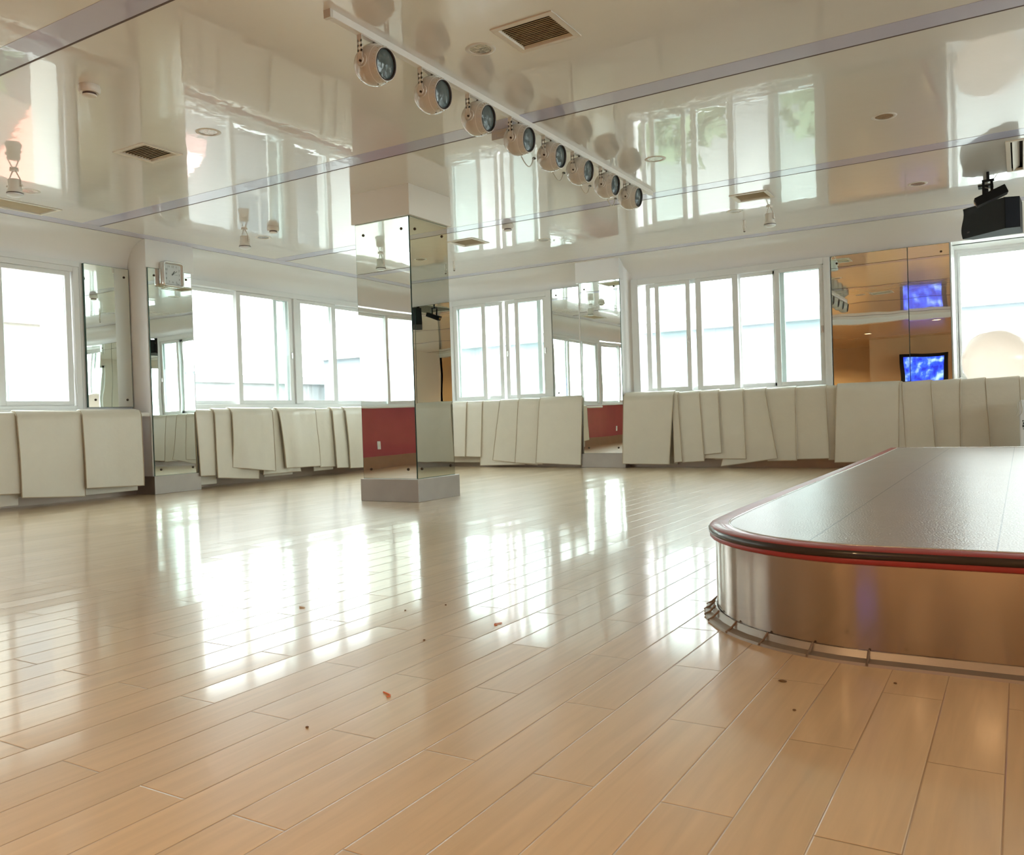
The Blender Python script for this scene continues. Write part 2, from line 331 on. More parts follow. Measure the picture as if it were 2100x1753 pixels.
# ------------------------------------------------------------------ room shell
CEIL = 2.612; XL = -7.93; YB = 9.86
XR = 6.0; YF = -0.45; YK = -6.6
struct(MB().quad((XL - 0.3, -0.25, 0), (XR + .3, -0.25, 0), (XR + .3, YB + 0.3, 0), (XL - 0.3, YB + .3, 0)).build('floor', M['floor']))
struct(MB().quad((XL - 0.3, YK - 3.4, 0), (XR + .3, YK - 3.4, 0), (XR + .3, -0.25, 0), (XL - 0.3, -.25, 0)).build('floor_lobby', M['darkfloor']))  # dark covering added behind the camera for the riser's reflection

DOWN = [(-4.54, 3.77), (-2.395, 3.762), (-6.784, 3.848), (-2.362, 6.147), (-0.755, 6.2), (-6.678, 6.195), (-4.474, 8.196), (-2.362, 8.233), (-0.75, 8.269)]
VENTS = [(-2.235, 3.60, -1.885, 3.925), (-5.386, 3.645, -5.047, 3.965), (-7.46, 3.72, -7.14, 4.335), (-5.35, 7.585, -5.01, 7.93), (-2.235, 7.61, -1.90, 7.91), (-0.07, 7.355, 0.62, 8.33)]
HR = 0.062
def ceiling_mesh():
    bm = bmesh.new()
    def loop(pts):
        vs = [bm.verts.new((x, y, CEIL)) for x, y in pts]
        for i in range(len(vs)): bm.edges.new((vs[i], vs[(i + 1) % len(vs)]))
    x0, y0, x1, y1 = XL - 0.1, YF, XR + 0.1, YB + 0.1
    loop([(x0, y0), (x1, y0), (x1, y1), (x0, y1)])
    for x, y in DOWN: loop([(x + HR * math.cos(2 * PI * k / 28), y + HR * math.sin(2 * PI * k / 28)) for k in range(28)])
    for a, b, c, d in VENTS: loop([(a + .03, b + .03), (c - .03, b + .03), (c - .03, d - .03), (a + .03, d - .03)])
    bmesh.ops.triangle_fill(bm, use_beauty=True, use_dissolve=False, edges=bm.edges)
    for f in bm.faces:
        if f.normal.z > 0: f.normal_flip()
    me = bpy.data.meshes.new('ceiling'); bm.to_mesh(me); bm.free(); me.materials.append(M['ceiling'])
    o = bpy.data.objects.new('ceiling', me); COL.objects.link(o); return struct(o)
ceiling_mesh()
struct(MB().box(XL - .3, YF - .2, CEIL + 0.30, XR + .3, YB + .3, CEIL + 0.45).build('ceiling_light_block', M['dark']))  # unseen slab added to block sky light at the ceiling holes
# lavender bands let into the ceiling, each with a dark joint along its far edge
ZS = CEIL - 0.0015
tn = [0]
def band(x0, y0, x1, y1, joint):
    tn[0] += 1
    o = struct(MB().box(x0, y0, ZS, x1, y1, CEIL + .002).build('trim_%d' % tn[0], M['lavender']))
    if joint: MB().box(*joint[:2], ZS - .001, *joint[2:], CEIL + .002).build('joint', M['groove'], o)
for yb in (0.16, 2.52, 4.885, 7.245):
    band(-7.46, yb - 0.17, XR, yb, (-7.46, yb, XR, yb + 0.012))
band(-7.625, YF, -7.465, 9.60, (-7.631, YF, -7.625, 9.60))
band(-7.465, 9.44, XR, 9.60, (-7.625, 9.60, XR, 9.606))

# walls with openings -----------------------------------------------------------------
def wall_cells(mb, axis, p0, p1, u0, u1, z0, z1, holes):
    us = sorted({u0, u1, *[h[0] for h in holes], *[h[1] for h in holes]}); zs = sorted({z0, z1, *[h[2] for h in holes], *[h[3] for h in holes]})
    for i in range(len(us) - 1):
        for j in range(len(zs) - 1):
            cu, cz = (us[i] + us[i + 1]) / 2, (zs[j] + zs[j + 1]) / 2
            if any(h[0] < cu < h[1] and h[2] < cz < h[3] for h in holes): continue
            if axis == 'L': mb.box(p0, us[i], zs[j], p1, us[i + 1], zs[j + 1])
            else: mb.box(us[i], p0, zs[j], us[i + 1], p1, zs[j + 1])
def cove(mb, axis, plane, R, u0, u1, n=10):
    pts = []
    for k in range(n + 1):
        a = PI / 2 * k / n; pts.append((R - R * math.sin(a), CEIL - R + R * math.cos(a)))        # (distance from the wall, height)
    for k in range(n):
        (d0, a0), (d1, a1) = pts[k], pts[k + 1]
        if axis == 'L': mb.quad((plane + d0, u0, a0), (plane + d0, u1, a0), (plane + d1, u1, a1), (plane + d1, u0, a1))
        else: mb.quad((u0, plane - d0, a0), (u1, plane - d0, a0), (u1, plane - d1, a1), (u0, plane - d1, a1))
ZW0, ZW1 = 0.885, 2.335
lw = [(0.25, 2.45, ZW0, ZW1), (2.52, 4.955, ZW0, ZW1), (6.04, 9.46, ZW0, ZW1)]
mb = MB(); wall_cells(mb, 'L', XL - 0.25, XL, YK - 3, YB + 0.25, 0, CEIL + .3, lw)
cove(mb, 'L', XL, 0.30, YF, YB)
struct(mb.build('wall_left', M['wall'], smooth=30))
bw = [(-6.93, -5.285, ZW0, ZW1), (-4.16, -1.785, ZW0, ZW1), (-0.60, 1.50, 0.765, ZW1), (2.1, 4.5, ZW0, ZW1)]
mb = MB(); wall_cells(mb, 'B', YB, YB + 0.25, XL - .25, XR + .25, 0, CEIL + .3, bw)
cove(mb, 'B', YB, 0.255, XL, XR)
struct(mb.build('wall_back', M['wall'], smooth=30))
mb = MB(); wall_cells(mb, 'L', XR, XR + .25, YF - .1, YB + .25, 0, CEIL + .3, [(1.4, 4.4, 0.9, 2.45), (5.4, 9.2, 0.9, 2.45)])
struct(mb.build('wall_right', M['wall']))
# lobby behind the camera: lower warm ceiling beyond a white beam
struct(MB().box(XL, YF - 0.25, 2.50, XR + .25, YF, CEIL + .3).build('wall_beam', M['wall']))
struct(MB().box(XL, YK - 3.2, 2.53, XR + .25, YF - .24, 2.9).build('ceiling_lobby', M['warmceil']))
mb = MB(); mb.box(-3.75, YK - .2, 0, XR + .25, YK, 2.9); mb.box(XL - .25, YK - 3.3, 0, XR + .25, YK - 3.1, 2.9); mb.box(XR, YK - 3.2, 0, XR + .25, YF, 2.9)
struct(mb.build('wall_lobby', M['warmwall']))
# dado, steel base, sills
struct(MB().box(XL, -0.3, 0.17, XL + .02, YB, 0.86).build('trim_dado_left', M['red']))
mb = MB(); mb.box(XL, YB - .02, 0.17, -0.6, YB, 0.86); mb.box(-0.6, YB - .02, 0.17, 1.5, YB, 0.765); mb.box(1.5, YB - .02, 0.17, XR, YB, 0.86)
struct(mb.build('trim_dado_back', M['red']))
struct(MB().box(XL, -0.3, 0, XL + .03, YB, 0.17).build('baseboard_left', M['brownbase']))
struct(MB().box(XL, YB - .03, 0, XR, YB, 0.17).build('baseboard_back', M['brownbase']))
struct(MB().box(XL, -0.3, 0.86, XL + .06, YB, 0.888).build('trim_sill_left', M['frame'], bevel=.004))
mb = MB(); mb.box(XL, YB - .06, 0.86, -0.6, YB, 0.888); mb.box(1.5, YB - .06, 0.86, XR, YB, 0.888)
struct(mb.build('trim_sill_back', M['frame'], bevel=.004))
# deep bay behind the right window, where the ball lies
mb = MB(); mb.box(-0.68, YB + .2, 0.70, 1.58, 10.62, 0.765); mb.box(-0.68, YB + .2, 2.335, 1.58, 10.62, 2.42); mb.box(-0.68, YB + .2, 0.765, -0.602, 10.62, 2.335); mb.box(1.502, YB + .2, 0.765, 1.58, 10.62, 2.335)
mb.box(-0.602, 10.44, 0.765, 1.502, 10.60, 0.93)
struct(mb.build('wall_bay', M['wall']))

# columns --------------------------------------------------------------------------------
def fillet(mb, cx, cy, R, a0, z0, z1, n=8):        # concave quarter between a column's flank and the wall
    ps = [(cx + R * math.cos(a0 + PI / 2 * k / n), cy + R * math.sin(a0 + PI / 2 * k / n)) for k in range(n + 1)]
    for k in range(n): mb.quad((*ps[k], z0), (*ps[k + 1], z0), (*ps[k + 1], z1), (*ps[k], z1))
mb = MB(); mb.box(XL - .1, 5.485, 0, -7.632, 6.045, CEIL); mb.box(-7.64, 5.478, 2.325, -7.612, 6.06, CEIL)
struct(mb.build('wall_column_left', M['wall'], smooth=30))
mb = MB(); mb.box(-4.825, 9.712, 0, -4.245, YB + .1, CEIL); mb.box(-4.835, 9.665, 2.345, -4.235, YB, CEIL)
fillet(mb, -4.245 + .11, YB - .11, .11, PI / 2, 0.18, CEIL)
struct(mb.build('wall_column_back', M['wall'], smooth=30))
mb = MB(); mb.box(-4.845, 5.555, 0, -4.295, 6.075, 2.4); mb.box(-4.875, 5.512, 2.359, -4.250, 6.10, CEIL)
struct(mb.build('wall_pillar', M['pillar']))
struct(MB().box(XL, 5.480, 0, -7.60, 6.05, 0.186).build('baseboard_column_left', M['steel'], bevel=.003))
struct(MB().box(-4.835, 9.675, 0, -4.225, YB, 0.18).build('baseboard_column_back', M['steel'], bevel=.003))
struct(MB().box(-4.866, 5.508, 0, -4.248, 6.105, 0.19).build('baseboard_pillar', M['steel'], bevel=.003))

# mirrors ----------------------------------------------------------------------------------
def mirror(label, axis, plane, u0, u1, z0, z1, screws, th=0.012, sgn=1):
    # axis 'X': faces +X (sgn 1) ; 'Y': faces -Y
    loc = (plane, (u0 + u1) / 2, z0) if axis == 'X' else ((u0 + u1) / 2, plane, z0)
    t = thing('wall_mirror', label, 'mirror', loc, 'frameless mirrors screwed to walls and columns')
    if axis == 'X':
        MB().box(plane - th, u0, z0, plane - .0015, u1, z1).build('glass_edge', M['mirroredge'], t)
        g = MB(); g.quad((plane, u0 + .003, z0 + .003), (plane, u1 - .003, z0 + .003), (plane, u1 - .003, z1 - .003), (plane, u0 + .003, z1 - .003))
    else:
        MB().box(u0, plane + .0015, z0, u1, plane + th, z1).build('glass_edge', M['mirroredge'], t)
        g = MB(); g.quad((u0 + .003, plane, z0 + .003), (u1 - .003, plane, z0 + .003), (u1 - .003, plane, z1 - .003), (u0 + .003, plane, z1 - .003))
    g.build('mirror_face', M['mirror'], t, recalc=False)
    for u, z in screws:
        c = (plane, u, z) if axis == 'X' else (u, plane, z); a = (1, 0, 0) if axis == 'X' else (0, -1, 0)
        MB().lathe([(0.012, 0), (0.012, 0.004), (0.008, 0.009), (0.0, 0.010)], c, a, 14).build('screw', M['screw'], t, smooth=40)
    return t
mirror('tall mirror on the left face of the freestanding pillar, reflecting the red panel', 'Y', 5.54, -4.858, -4.281, 0.19, 2.359, [(-4.77, 2.26), (-4.36, 2.26), (-4.77, .27), (-4.37, .27)])
mirror('tall mirror on the right face of the freestanding pillar, reflecting speaker and screen', 'X', -4.281, 5.541, 6.083, 0.19, 2.359, [(5.62, 2.26), (6.00, 2.26), (5.61, .27), (6.02, .27)])
mirror('narrow tall mirror on the left wall column, under the clock', 'X', -7.615, 5.497, 6.026, 0.186, 2.324, [(5.57, 2.25), (5.96, 2.25), (5.57, .25), (5.96, .25)])
mirror('short mirror on the left wall between the window and the column with the clock', 'X', -7.895, 4.985, 5.475, 0.905, 2.33, [(5.42, 2.24), (5.06, .98), (5.41, .98)], th=0.03)
mirror('tall mirror on the back wall column, reflecting the red panel', 'Y', 9.69, -4.802, -4.243, 0.18, 2.345, [(-4.73, 2.26), (-4.32, 2.26), (-4.73, .25), (-4.32, .25)])
mirror('narrow mirror on the back wall left of the back column', 'Y', 9.83, -5.28, -4.84, 0.89, 2.334, [(-5.21, 2.25), (-5.21, .97)])
mirror('left panel of the wide back wall mirror between the two right windows', 'Y', 9.832, -1.778, -1.0085, 0.89, 2.33, [(-1.715, 2.245)])
mirror('right panel of the wide back wall mirror, reflecting the wall screen', 'Y', 9.832, -1.0065, -0.612, 0.89, 2.33, [(-0.69, 2.245)])

# windows ----------------------------------------------------------------------------------
def window(name, axis, plane, u0, u1, z0, z1, border, depth, mulls, sashes):
    """outer frame with sliding sashes; border = left, right, top, bottom widths; sash = (u0, u1, set back, stile, latch side)"""
    def bx(mb, a0, a1, d0, d1, b0, b1):
        if axis == 'L': mb.box(plane - d0, a0, b0, plane - d1, a1, b1)
        else: mb.box(a0, plane + d0, b0, a1, plane + d1, b1)
    l, r, t, b = border
    mb = MB(); bx(mb, u0, u0 + l, 0, depth, z0, z1); bx(mb, u1 - r, u1, 0, depth, z0, z1)
    bx(mb, u0 + l, u1 - r, 0, depth, z1 - t, z1); bx(mb, u0 + l, u1 - r, 0, depth, z0, z0 + b)
    for a0, a1 in mulls: bx(mb, a0, a1, -.004, depth, z0 + b, z1 - t)
    fr = struct(mb.build(name, M['frame'], bevel=.004))
    zb, zt = z0 + b + .002, z1 - t - .002
    for s in sashes:
        a0, a1, d, w, latch = s
        mb = MB(); bx(mb, a0, a0 + w, d, d + .028, zb, zt); bx(mb, a1 - w, a1, d, d + .028, zb, zt)
        bx(mb, a0 + w, a1 - w, d, d + .028, zb, zb + .045); bx(mb, a0 + w, a1 - w, d, d + .028, zt - .04, zt)
        so = mb.build('sash', M['frame'], fr, bevel=.003)
        g = MB(); bx(g, a0 + w - .005, a1 - w + .005, d + .012, d + .016, zb + .04, zt - .035); g.build('glass_pane', M['glass'], so)
        if latch:
            la = a0 + w / 2 if latch == 'a' else a1 - w / 2
            g = MB(); bx(g, la - .012, la + .012, d - .010, d, 1.50, 1.58); g.build('latch', M['silver'], so, bevel=.003)
    return fr
window('window_1', 'L', -7.915, 2.53, 4.945, 0.888, 2.285, (.05, .06, .05, .035), 0.16, [(3.31, 3.35)],
       [(3.36, 4.25, .075, .05, None), (4.165, 4.875, .03, .055, None), (2.58, 3.30, .03, .05, 'b')])
struct(MB().box(-7.94, 2.53, 2.285, -7.905, 4.95, 2.335).build('trim_head_left', M['frame'], bevel=.003))
window('window_2', 'L', -7.885, 6.05, 9.45, 0.888, 2.33, (.05, .05, .065, .04), 0.20, [(7.775, 7.835)],
       [(6.878, 7.77, .02, .062, 'b'), (6.09, 6.95, .09, .05, None), (7.84, 8.56, .02, .075, None), (8.50, 9.40, .09, .06, None), (7.52, 7.765, .09, .05, None)])
window('window_3', 'B', 9.825, -6.92, -5.288, 0.888, 2.333, (.05, .075, .075, .04), 0.18, [],
       [(-6.87, -6.333, .015, .062, None), (-6.86, -6.085, .07, .06, None), (-6.047, -5.482, .07, .06, 'a'), (-5.86, -5.365, .015, .06, 'b')])
window('window_4', 'B', 9.825, -4.15, -1.787, 0.888, 2.333, (.09, .07, .075, .04), 0.18, [],
       [(-3.985, -3.265, .07, .06, 'b'), (-3.846, -3.398, .015, .055, 'b'), (-3.33, -2.815, .015, .07, None), (-2.86, -2.30, .07, .06, None), (-2.395, -1.855, .015, .055, 'b'), (-2.43, -1.86, .07, .055, None)])
window('window_5', 'B', 10.44, -0.602, 1.502, 0.93, 2.335, (.022, .05, .03, .02), 0.16, [],
       [(-0.58, 0.62, .01, .03, None), (0.55, 1.452, .06, .055, None)])
window('window_6', 'L', -7.915, 0.26, 2.44, 0.888, 2.285, (.05, .05, .05, .035), 0.16, [],
       [(0.31, 1.43, .03, .055, 'b'), (1.36, 2.39, .075, .055, None)])
window('window_7', 'B', 9.825, 2.1, 4.5, 0.888, 2.333, (.05, .05, .075, .04), 0.18, [],
       [(2.15, 3.35, .02, .055, None), (3.3, 4.45, .07, .055, None)])

def window_fill(name, y0, y1):  # unseen windows added for daylight fill from the right
    mb = MB(); x0, x1 = XR + .05, XR + .15
    for a, b in ((y0, y0 + .06), (y1 - .06, y1), ((y0 + y1) / 2 - .04, (y0 + y1) / 2 + .04)): mb.box(x0, a, .9, x1, b, 2.45)
    mb.box(x0, y0, .9, x1, y1, .96); mb.box(x0, y0, 2.39, x1, y1, 2.45)
    fr = struct(mb.build(name, M['frame'])); MB().box(XR + .09, y0 + .05, .95, XR + .095, y1 - .05, 2.4).build('glass_pane', M['glass'], fr)
window_fill('window_fill_8', 1.4, 4.4); window_fill('window_fill_9', 5.4, 9.2)
portal((XR + .4, 2.9, 1.68), (0, PI / 2, 0), 1.6, 3.1); portal((XR + .4, 7.3, 1.68), (0, PI / 2, 0), 1.6, 3.9)

# ballet barres ----------------------------------------------------------------------------
ZL, ZB_ = 0.822, 0.868
def barre(label, a, b, posts, to):
    t = thing('ballet_barre', label, 'barre', a)
    MB().cyl(a, b, 0.022, 20).build('rail', M['barre'], t, smooth=40)
    for p in posts: MB().cyl(p, Vector(p) + Vector(to), 0.014, 12).build('bracket', M['barre'], t, smooth=40)
barre('white rail on the left wall nearest the camera, ending at the clock column', (-7.66, 3.0, ZL), (-7.66, 5.484, ZL), [(-7.66, 3.2, ZL), (-7.66, 4.3, ZL), (-7.66, 5.4, ZL)], (-.26, 0, 0))
barre('white rail on the left wall beyond the clock column, under hanging mats', (-7.66, 6.046, ZL), (-7.66, 9.40, ZL), [(-7.66, 6.3, ZL), (-7.66, 7.6, ZL), (-7.66, 9.2, ZL)], (-.26, 0, 0))
barre('white rail on the back wall left of the back column', (-7.1, 9.735, ZB_), (-4.836, 9.735, ZB_), [(-6.9, 9.735, ZB_), (-5.9, 9.735, ZB_), (-4.95, 9.735, ZB_)], (0, .115, 0))
barre('white rail on the back wall right of the back column, under hanging mats', (-4.234, 9.735, ZB_), (2.4, 9.735, ZB_), [(-4.1, 9.735, ZB_), (-2.6, 9.735, ZB_), (-1.1, 9.735, ZB_), (.4, 9.735, ZB_), (1.9, 9.735, ZB_)], (0, .115, 0))

# hanging mats -----------------------------------------------------------------------------
def hanging_mat(label, wall, TL, TR, BR, BL, oL, oR, back, fold=0.004, bulge=0.012, th=0.016):
    """a padded mat draped over a barre; its front flap's corners as they show in the photo, oL / oR = how far each side stands off the barre"""
    r0 = 0.022 + th / 2 + 0.003
    if wall == 'L': face = lambda p, o: on_x(p[0], p[1], -7.66 + r0 + o); zc = ZL; S = lambda q: q.y
    else: face = lambda p, o: on_y(p[0], p[1], 9.735 - r0 - o); zc = ZB_; S = lambda q: q.x
    cTL, cTR, cBR, cBL = face(TL, oL), face(TR, oR), face(BR, oR), face(BL, oL)
    nu = 14; front = 16; arc = 8; rear = 6
    sd = random.random() * 50
    rows = []
    for i in range(nu + 1):
        u = i / nu; off = oL + (oR - oL) * u; R = r0 + off * 0.5
        sT = S(cTL) + (S(cTR) - S(cTL)) * u; sB = S(cBL) + (S(cBR) - S(cBL)) * u; zB = cBL.z + (cBR.z - cBL.z) * u
        row = []
        for j in range(front + 1):
            t = j / front; z = zB + (zc - zB) * t; s = sB + (sT - sB) * t
            wv = noise.noise(Vector((s * 5 + sd, z * 1.3, sd))) * fold * (1.25 - t) * 2 + noise.noise(Vector((s * 13 + sd, z * 3, sd * 2))) * fold * .5
            d = R + off * 0.5 * (1 - t * .3) + bulge * math.sin(PI * t) * .5 + (1 - t) ** 2 * bulge + wv
            row.append((s, d, z))
        for k in range(1, arc):
            a = PI * k / arc; row.append((sT, R * math.cos(a), zc + R * math.sin(a)))
        for j in range(rear + 1):
            t = j / rear; row.append((sT + (sB - sT) * t * .3, -R + .002, zc + (back - zc) * t))
        rows.append(row)
    P = (lambda q: Vector((-7.66 + q[1], q[0], q[2]))) if wall == 'L' else (lambda q: Vector((q[0], 9.735 - q[1], q[2])))
    G = [[P(q) for q in row] for row in rows]; n = len(G[0])
    t = thing('exercise_mat', label, 'mat', P(((S(cBL) + S(cBR)) / 2, r0, min(cBL.z, cBR.z))), 'cream mats draped over the barres')
    mb = MB(); mb.add([p for row in G for p in row], [(i * n + j, (i + 1) * n + j, (i + 1) * n + j + 1, i * n + j + 1) for i in range(nu) for j in range(n - 1)])
    o = mb.build('padded_sheet', M['mat'], t, smooth=80)
    m = o.modifiers.new('thick', 'SOLIDIFY'); m.thickness = th; m.offset = 0
    m = o.modifiers.new('round', 'BEVEL'); m.width = .006; m.segments = 2; m.limit_method = 'ANGLE'; m.angle_limit = 1.0
    up = front + arc // 2
    out = Vector((th / 2, 0, 0)) if wall == 'L' else Vector((0, -th / 2, 0))
    path = [G[0][j] + out for j in range(up, -1, -1)] + [G[i][0] + out for i in range(1, nu + 1)] + [G[nu][j] + out for j in range(1, up + 1)]
    MB().tube(path, 0.0042, 6).build('piping', M['piping'], t, smooth=60)
    return t
A = 'cream padded mat '
LM = [
 (A + 'leftmost on the left wall, cut by the photo edge', (-42, 844), (38.5, 841.5), (43, 1012), (-40, 1016), .0, .0, .03),
 (A + 'hanging low beside the leftmost mat, under the left window', (33.5, 841.7), (167, 841), (172.5, 1017.4), (43, 1020.5), .034, .006, .10),
 (A + 'hanging right below the short left wall mirror', (168, 841.7), (289, 843), (293, 995), (174, 1001), .034, .022, .055),
 (A + 'first right of the clock column, narrow visible strip', (400.5, 840), (446, 837), (452, 974), (408.5, 976), .016, .0, .04),
 (A + 'reaching lowest right of the clock column, second there', (439.5, 837), (527, 836), (529, 981.4), (443.5, 979.5), .034, .0, .12),
 (A + 'wide and wrinkled, third right of the clock column', (476, 835.7), (558, 837), (561, 965.7), (478, 958.4), .05, .03, .11),
 (A + 'mostly hidden between two wrinkled mats on the left wall', (549, 837), (600, 836), (613, 966), (536, 973), .0, .0, .06),
 (A + 'with fan shaped wrinkles, widest near the left wall middle', (571.6, 835.7), (647, 837), (656, 955), (584.8, 959.4), .04, .018, .14),
 (A + 'with level creases, left of the two slim mats beside pillar', (645, 837), (686, 835.7), (690, 956), (654, 957.5), .0, .0, .07),
 (A + 'slim smooth strip, second left of the freestanding pillar', (681, 834), (712, 834), (719, 958), (689, 959), .034, .0, .12),
 (A + 'puckered along its edge, directly left of the freestanding pillar', (707, 833.5), (756, 833), (768, 957), (717, 959.4), .036, .03, .12),
]
for q in LM:
    hanging_mat(q[0], 'L', q[1], q[2], q[3], q[4], q[5], q[6], q[7], fold=0.02 if 'wrinkle' in q[0] or 'pucker' in q[0] else 0.006, bulge=.016)
BMATS = [
 (A + 'leftmost on the back wall, directly right of the pillar', (908, 829), (957, 826), (955, 936), (910, 935), .0, .012, .06),
 (A + 'second right of the pillar, short one with gap below', (956, 826), (989, 825), (987.5, 936.7), (954, 935.5), .0, .012, .06),
 (A + 'third right of the pillar, long one almost touching the floor', (987, 825), (1075, 822), (1078, 952), (986.5, 954), .0, .0, .10),
 (A + 'slanting left at its bottom, on the left part of back wall', (1024.5, 823.7), (1100, 821), (1104, 953.5), (1011.7, 943), .02, .0, .11),
 (A + 'between the slanting mat and the wide square mat', (1062.5, 821), (1112, 819.7), (1114, 952), (1057.7, 948), .03, .006, .10),
 (A + 'wide and square, just left of the back column', (1106, 820), (1194, 817.4), (1192.5, 953), (1100.4, 949), .036, .03, .10),
 (A + 'wide square one covering the right edge of the back column', (1278.6, 809.4), (1380.5, 803.4), (1373.6, 951.8), (1278, 950.4), .05, .05, .035),
 (A + 'thin leaning strip right beside the mat at the back column', (1379, 804.5), (1390, 804), (1400, 946), (1384, 948), .02, .02, .08),
 (A + 'slightly leaning, under the left sash of the middle back window', (1384.5, 807), (1434.5, 805), (1445.6, 945), (1401, 947.7), .0, .026, .10),
 (A + 'shortest and narrow, on the back wall under the middle window', (1434, 805), (1472.5, 804.8), (1481, 928.5), (1444, 932), .012, .034, .15),
 (A + 'with square corner below the shortest mat', (1466, 804), (1523.6, 801), (1531, 941), (1446, 939.5), .0, .026, .10),
 (A + 'swung sideways with its lower left corner touching the floor', (1520, 801), (1569.4, 798.5), (1595.4, 939.5), (1479, 956), .0, .026, .12),
 (A + 'half covered by the swung mat on the back wall', (1567, 799), (1631, 794.4), (1634.6, 943.6), (1575, 945), .0, .024, .10),
 (A + 'left of the wide mirror, under the right end of middle window', (1629, 795), (1694, 791.6), (1702, 939.5), (1634, 941.4), .004, .026, .10),
 (A + 'thin visible strip directly below the left edge of wide mirror', (1692, 792.5), (1722, 790.5), (1722, 942), (1700, 943), .0, .0, .09),
 (A + 'widest of all, hanging under the wide back mirror', (1715.6, 788), (1844.3, 783), (1843.5, 945), (1712.3, 948), .036, .034, .08),
 (A + 'sliver showing between the widest mat and its right neighbour', (1842, 784), (1850, 783.5), (1860, 945), (1838, 946), .012, .014, .09),
 (A + 'first right of the widest mat, leaning slightly right', (1846.5, 784), (1909.5, 780.6), (1920, 942), (1858, 944), .0, .028, .09),
 (A + 'straight sided, left below the exercise ball window', (1908, 781), (1969, 779), (1970, 940), (1917, 942), .002, .028, .09),
 (A + 'left half under the exercise ball', (1967.5, 780), (2021, 778), (2033, 938), (1969, 940), .002, .028, .09),
 (A + 'right half under the exercise ball', (2019, 778.5), (2091, 774.4), (2100, 936), (2030, 938), .002, .028, .09),
 (A + 'at the right photo edge behind the white box', (2088, 775), (2160, 771), (2168, 932), (2096, 936), .002, .02, .09),
]
for q in BMATS:
    hanging_mat(q[0], 'B', q[1], q[2], q[3], q[4], q[5], q[6], q[7], fold=0.002, bulge=.010)

# stage ------------------------------------------------------------------------------------
def stage():
    t = thing('stage_platform', 'low stage with steel sides, pebbled grey top and red edge', 'stage', (0.6, 5.2, 0))
    ol = [(2.4, 8.06), (-1.0, 8.06), (-0.975, 6.6), (-0.962, 5.4), (-0.955, 4.0), (-0.945, 3.2)]
    for k in range(0, 13):
        a = PI + PI / 2 * k / 12; ol.append((-0.36 + 0.575 * math.cos(a), 2.94 + 0.575 * math.sin(a)))
    ol += [(0.3, 2.372), (1.3, 2.385), (2.4, 2.40)]
    ol = [Vector((x, y, 0)) for x, y in ol]; n = len(ol)
    def inset(d):
        out = []
        for i in range(n):
            a, b, c = ol[i - 1], ol[i], ol[(i + 1) % n]; e1 = (b - a).normalized(); e2 = (c - b).normalized()
            n1 = Vector((-e1.y, e1.x, 0)); n2 = Vector((-e2.y, e2.x, 0)); m = (n1 + n2).normalized()
            out.append(b + m * (d / max(0.5, m.dot(n1))))
        return out
    def at(ps, z): return [Vector((p.x, p.y, z)) for p in ps]
    o0, i1, i5 = inset(0), inset(.012), inset(.062)
    fine = []
    for i in range(n):                              # the thin sheet is bent round the frame and buckles a little
        a, b = ol[i], ol[(i + 1) % n]; m = max(1, int((b - a).length / .02))
        fine += [a.lerp(b, k / m) for k in range(m)]
    sm = [sum((fine[(i + d) % len(fine)] for d in range(-2, 3)), Vector()) / 5 for i in range(len(fine))]; ring = []
    for i, p in enumerate(sm):
        e = (sm[(i + 1) % len(sm)] - sm[i - 1]).normalized(); nn = Vector((-e.y, e.x, 0)); sd = i * .02
        near = math.exp(-((p.x + .35) / .75) ** 2) if p.y < 3.4 else .15
        sec = []
        for k in range(9):
            q = k / 8; w = (noise.noise(Vector((sd * 5.5, .3, 1.7))) * .0042 + noise.noise(Vector((sd * 15, q * .7, 4.2))) * .0016) * near * (.35 + .65 * math.sin(PI * q)) + noise.noise(Vector((sd * 1.3, q, 9))) * .0014
            r_ = p + nn * (.015 + w); sec.append(Vector((r_.x, r_.y, .262 * q)))
        ring.append(sec)
    MB().ribbon(ring).build('steel_riser', M['riser'], t, smooth=60)
    foot = [list(s) for s in zip(at(inset(-.026), .0), at(inset(-.024), .008), at(inset(.0), .014), at(inset(.008), .032), at(inset(.014), .032))]
    MB().ribbon(foot).build('foot_strip', M['steel'], t, smooth=25)
    for i in (7, 8, 9, 10, 12, 14, 16, 18):
        a = inset(-.028)[i]; b = inset(.010)[i]
        MB().tube([Vector((a.x, a.y, .004)), Vector((a.x * .5 + b.x * .5, a.y * .5 + b.y * .5, .015)), Vector((b.x, b.y, .034))], .0035, 6).build('strip_joint', M['brownbase'], t, smooth=40)
    def bandz(da, za, db, zb, nm, m): MB().ribbon([list(s) for s in zip(at(inset(da), za), at(inset(db), zb))]).build(nm, M[m], t, smooth=25)
    bandz(.010, .258, .0, .262, 'red_lower_band', 'stagered')
    MB().ribbon([list(s) for s in zip(at(inset(.0), .262), at(inset(-.002), .265), at(inset(-.002), .272), at(inset(.0), .275))]).build('red_edge_band', M['stagered'], t, smooth=40)
    MB().ribbon([list(s) for s in zip(at(inset(.0), .275), at(inset(-.005), .279), at(inset(-.006), .288), at(inset(.0), .2965))]).build('black_nosing', M['stageblack'], t, smooth=60)
    MB().ribbon([list(s) for s in zip(at(inset(.0), .2965), at(inset(.006), .300), at(inset(.060), .3015), at(inset(.064), .2985))]).build('red_border', M['stagered'], t, smooth=30)
    MB().tube(at(inset(.063), .3005), .0035, 6, closed=True).build('silver_edge', M['silver'], t, smooth=60)
    tp = at(inset(.058), .2995); mb = MB(); mb.add(tp, [tuple(range(n))]); o = mb.build('pebbled_top', M['stagetop'], t)
stage()

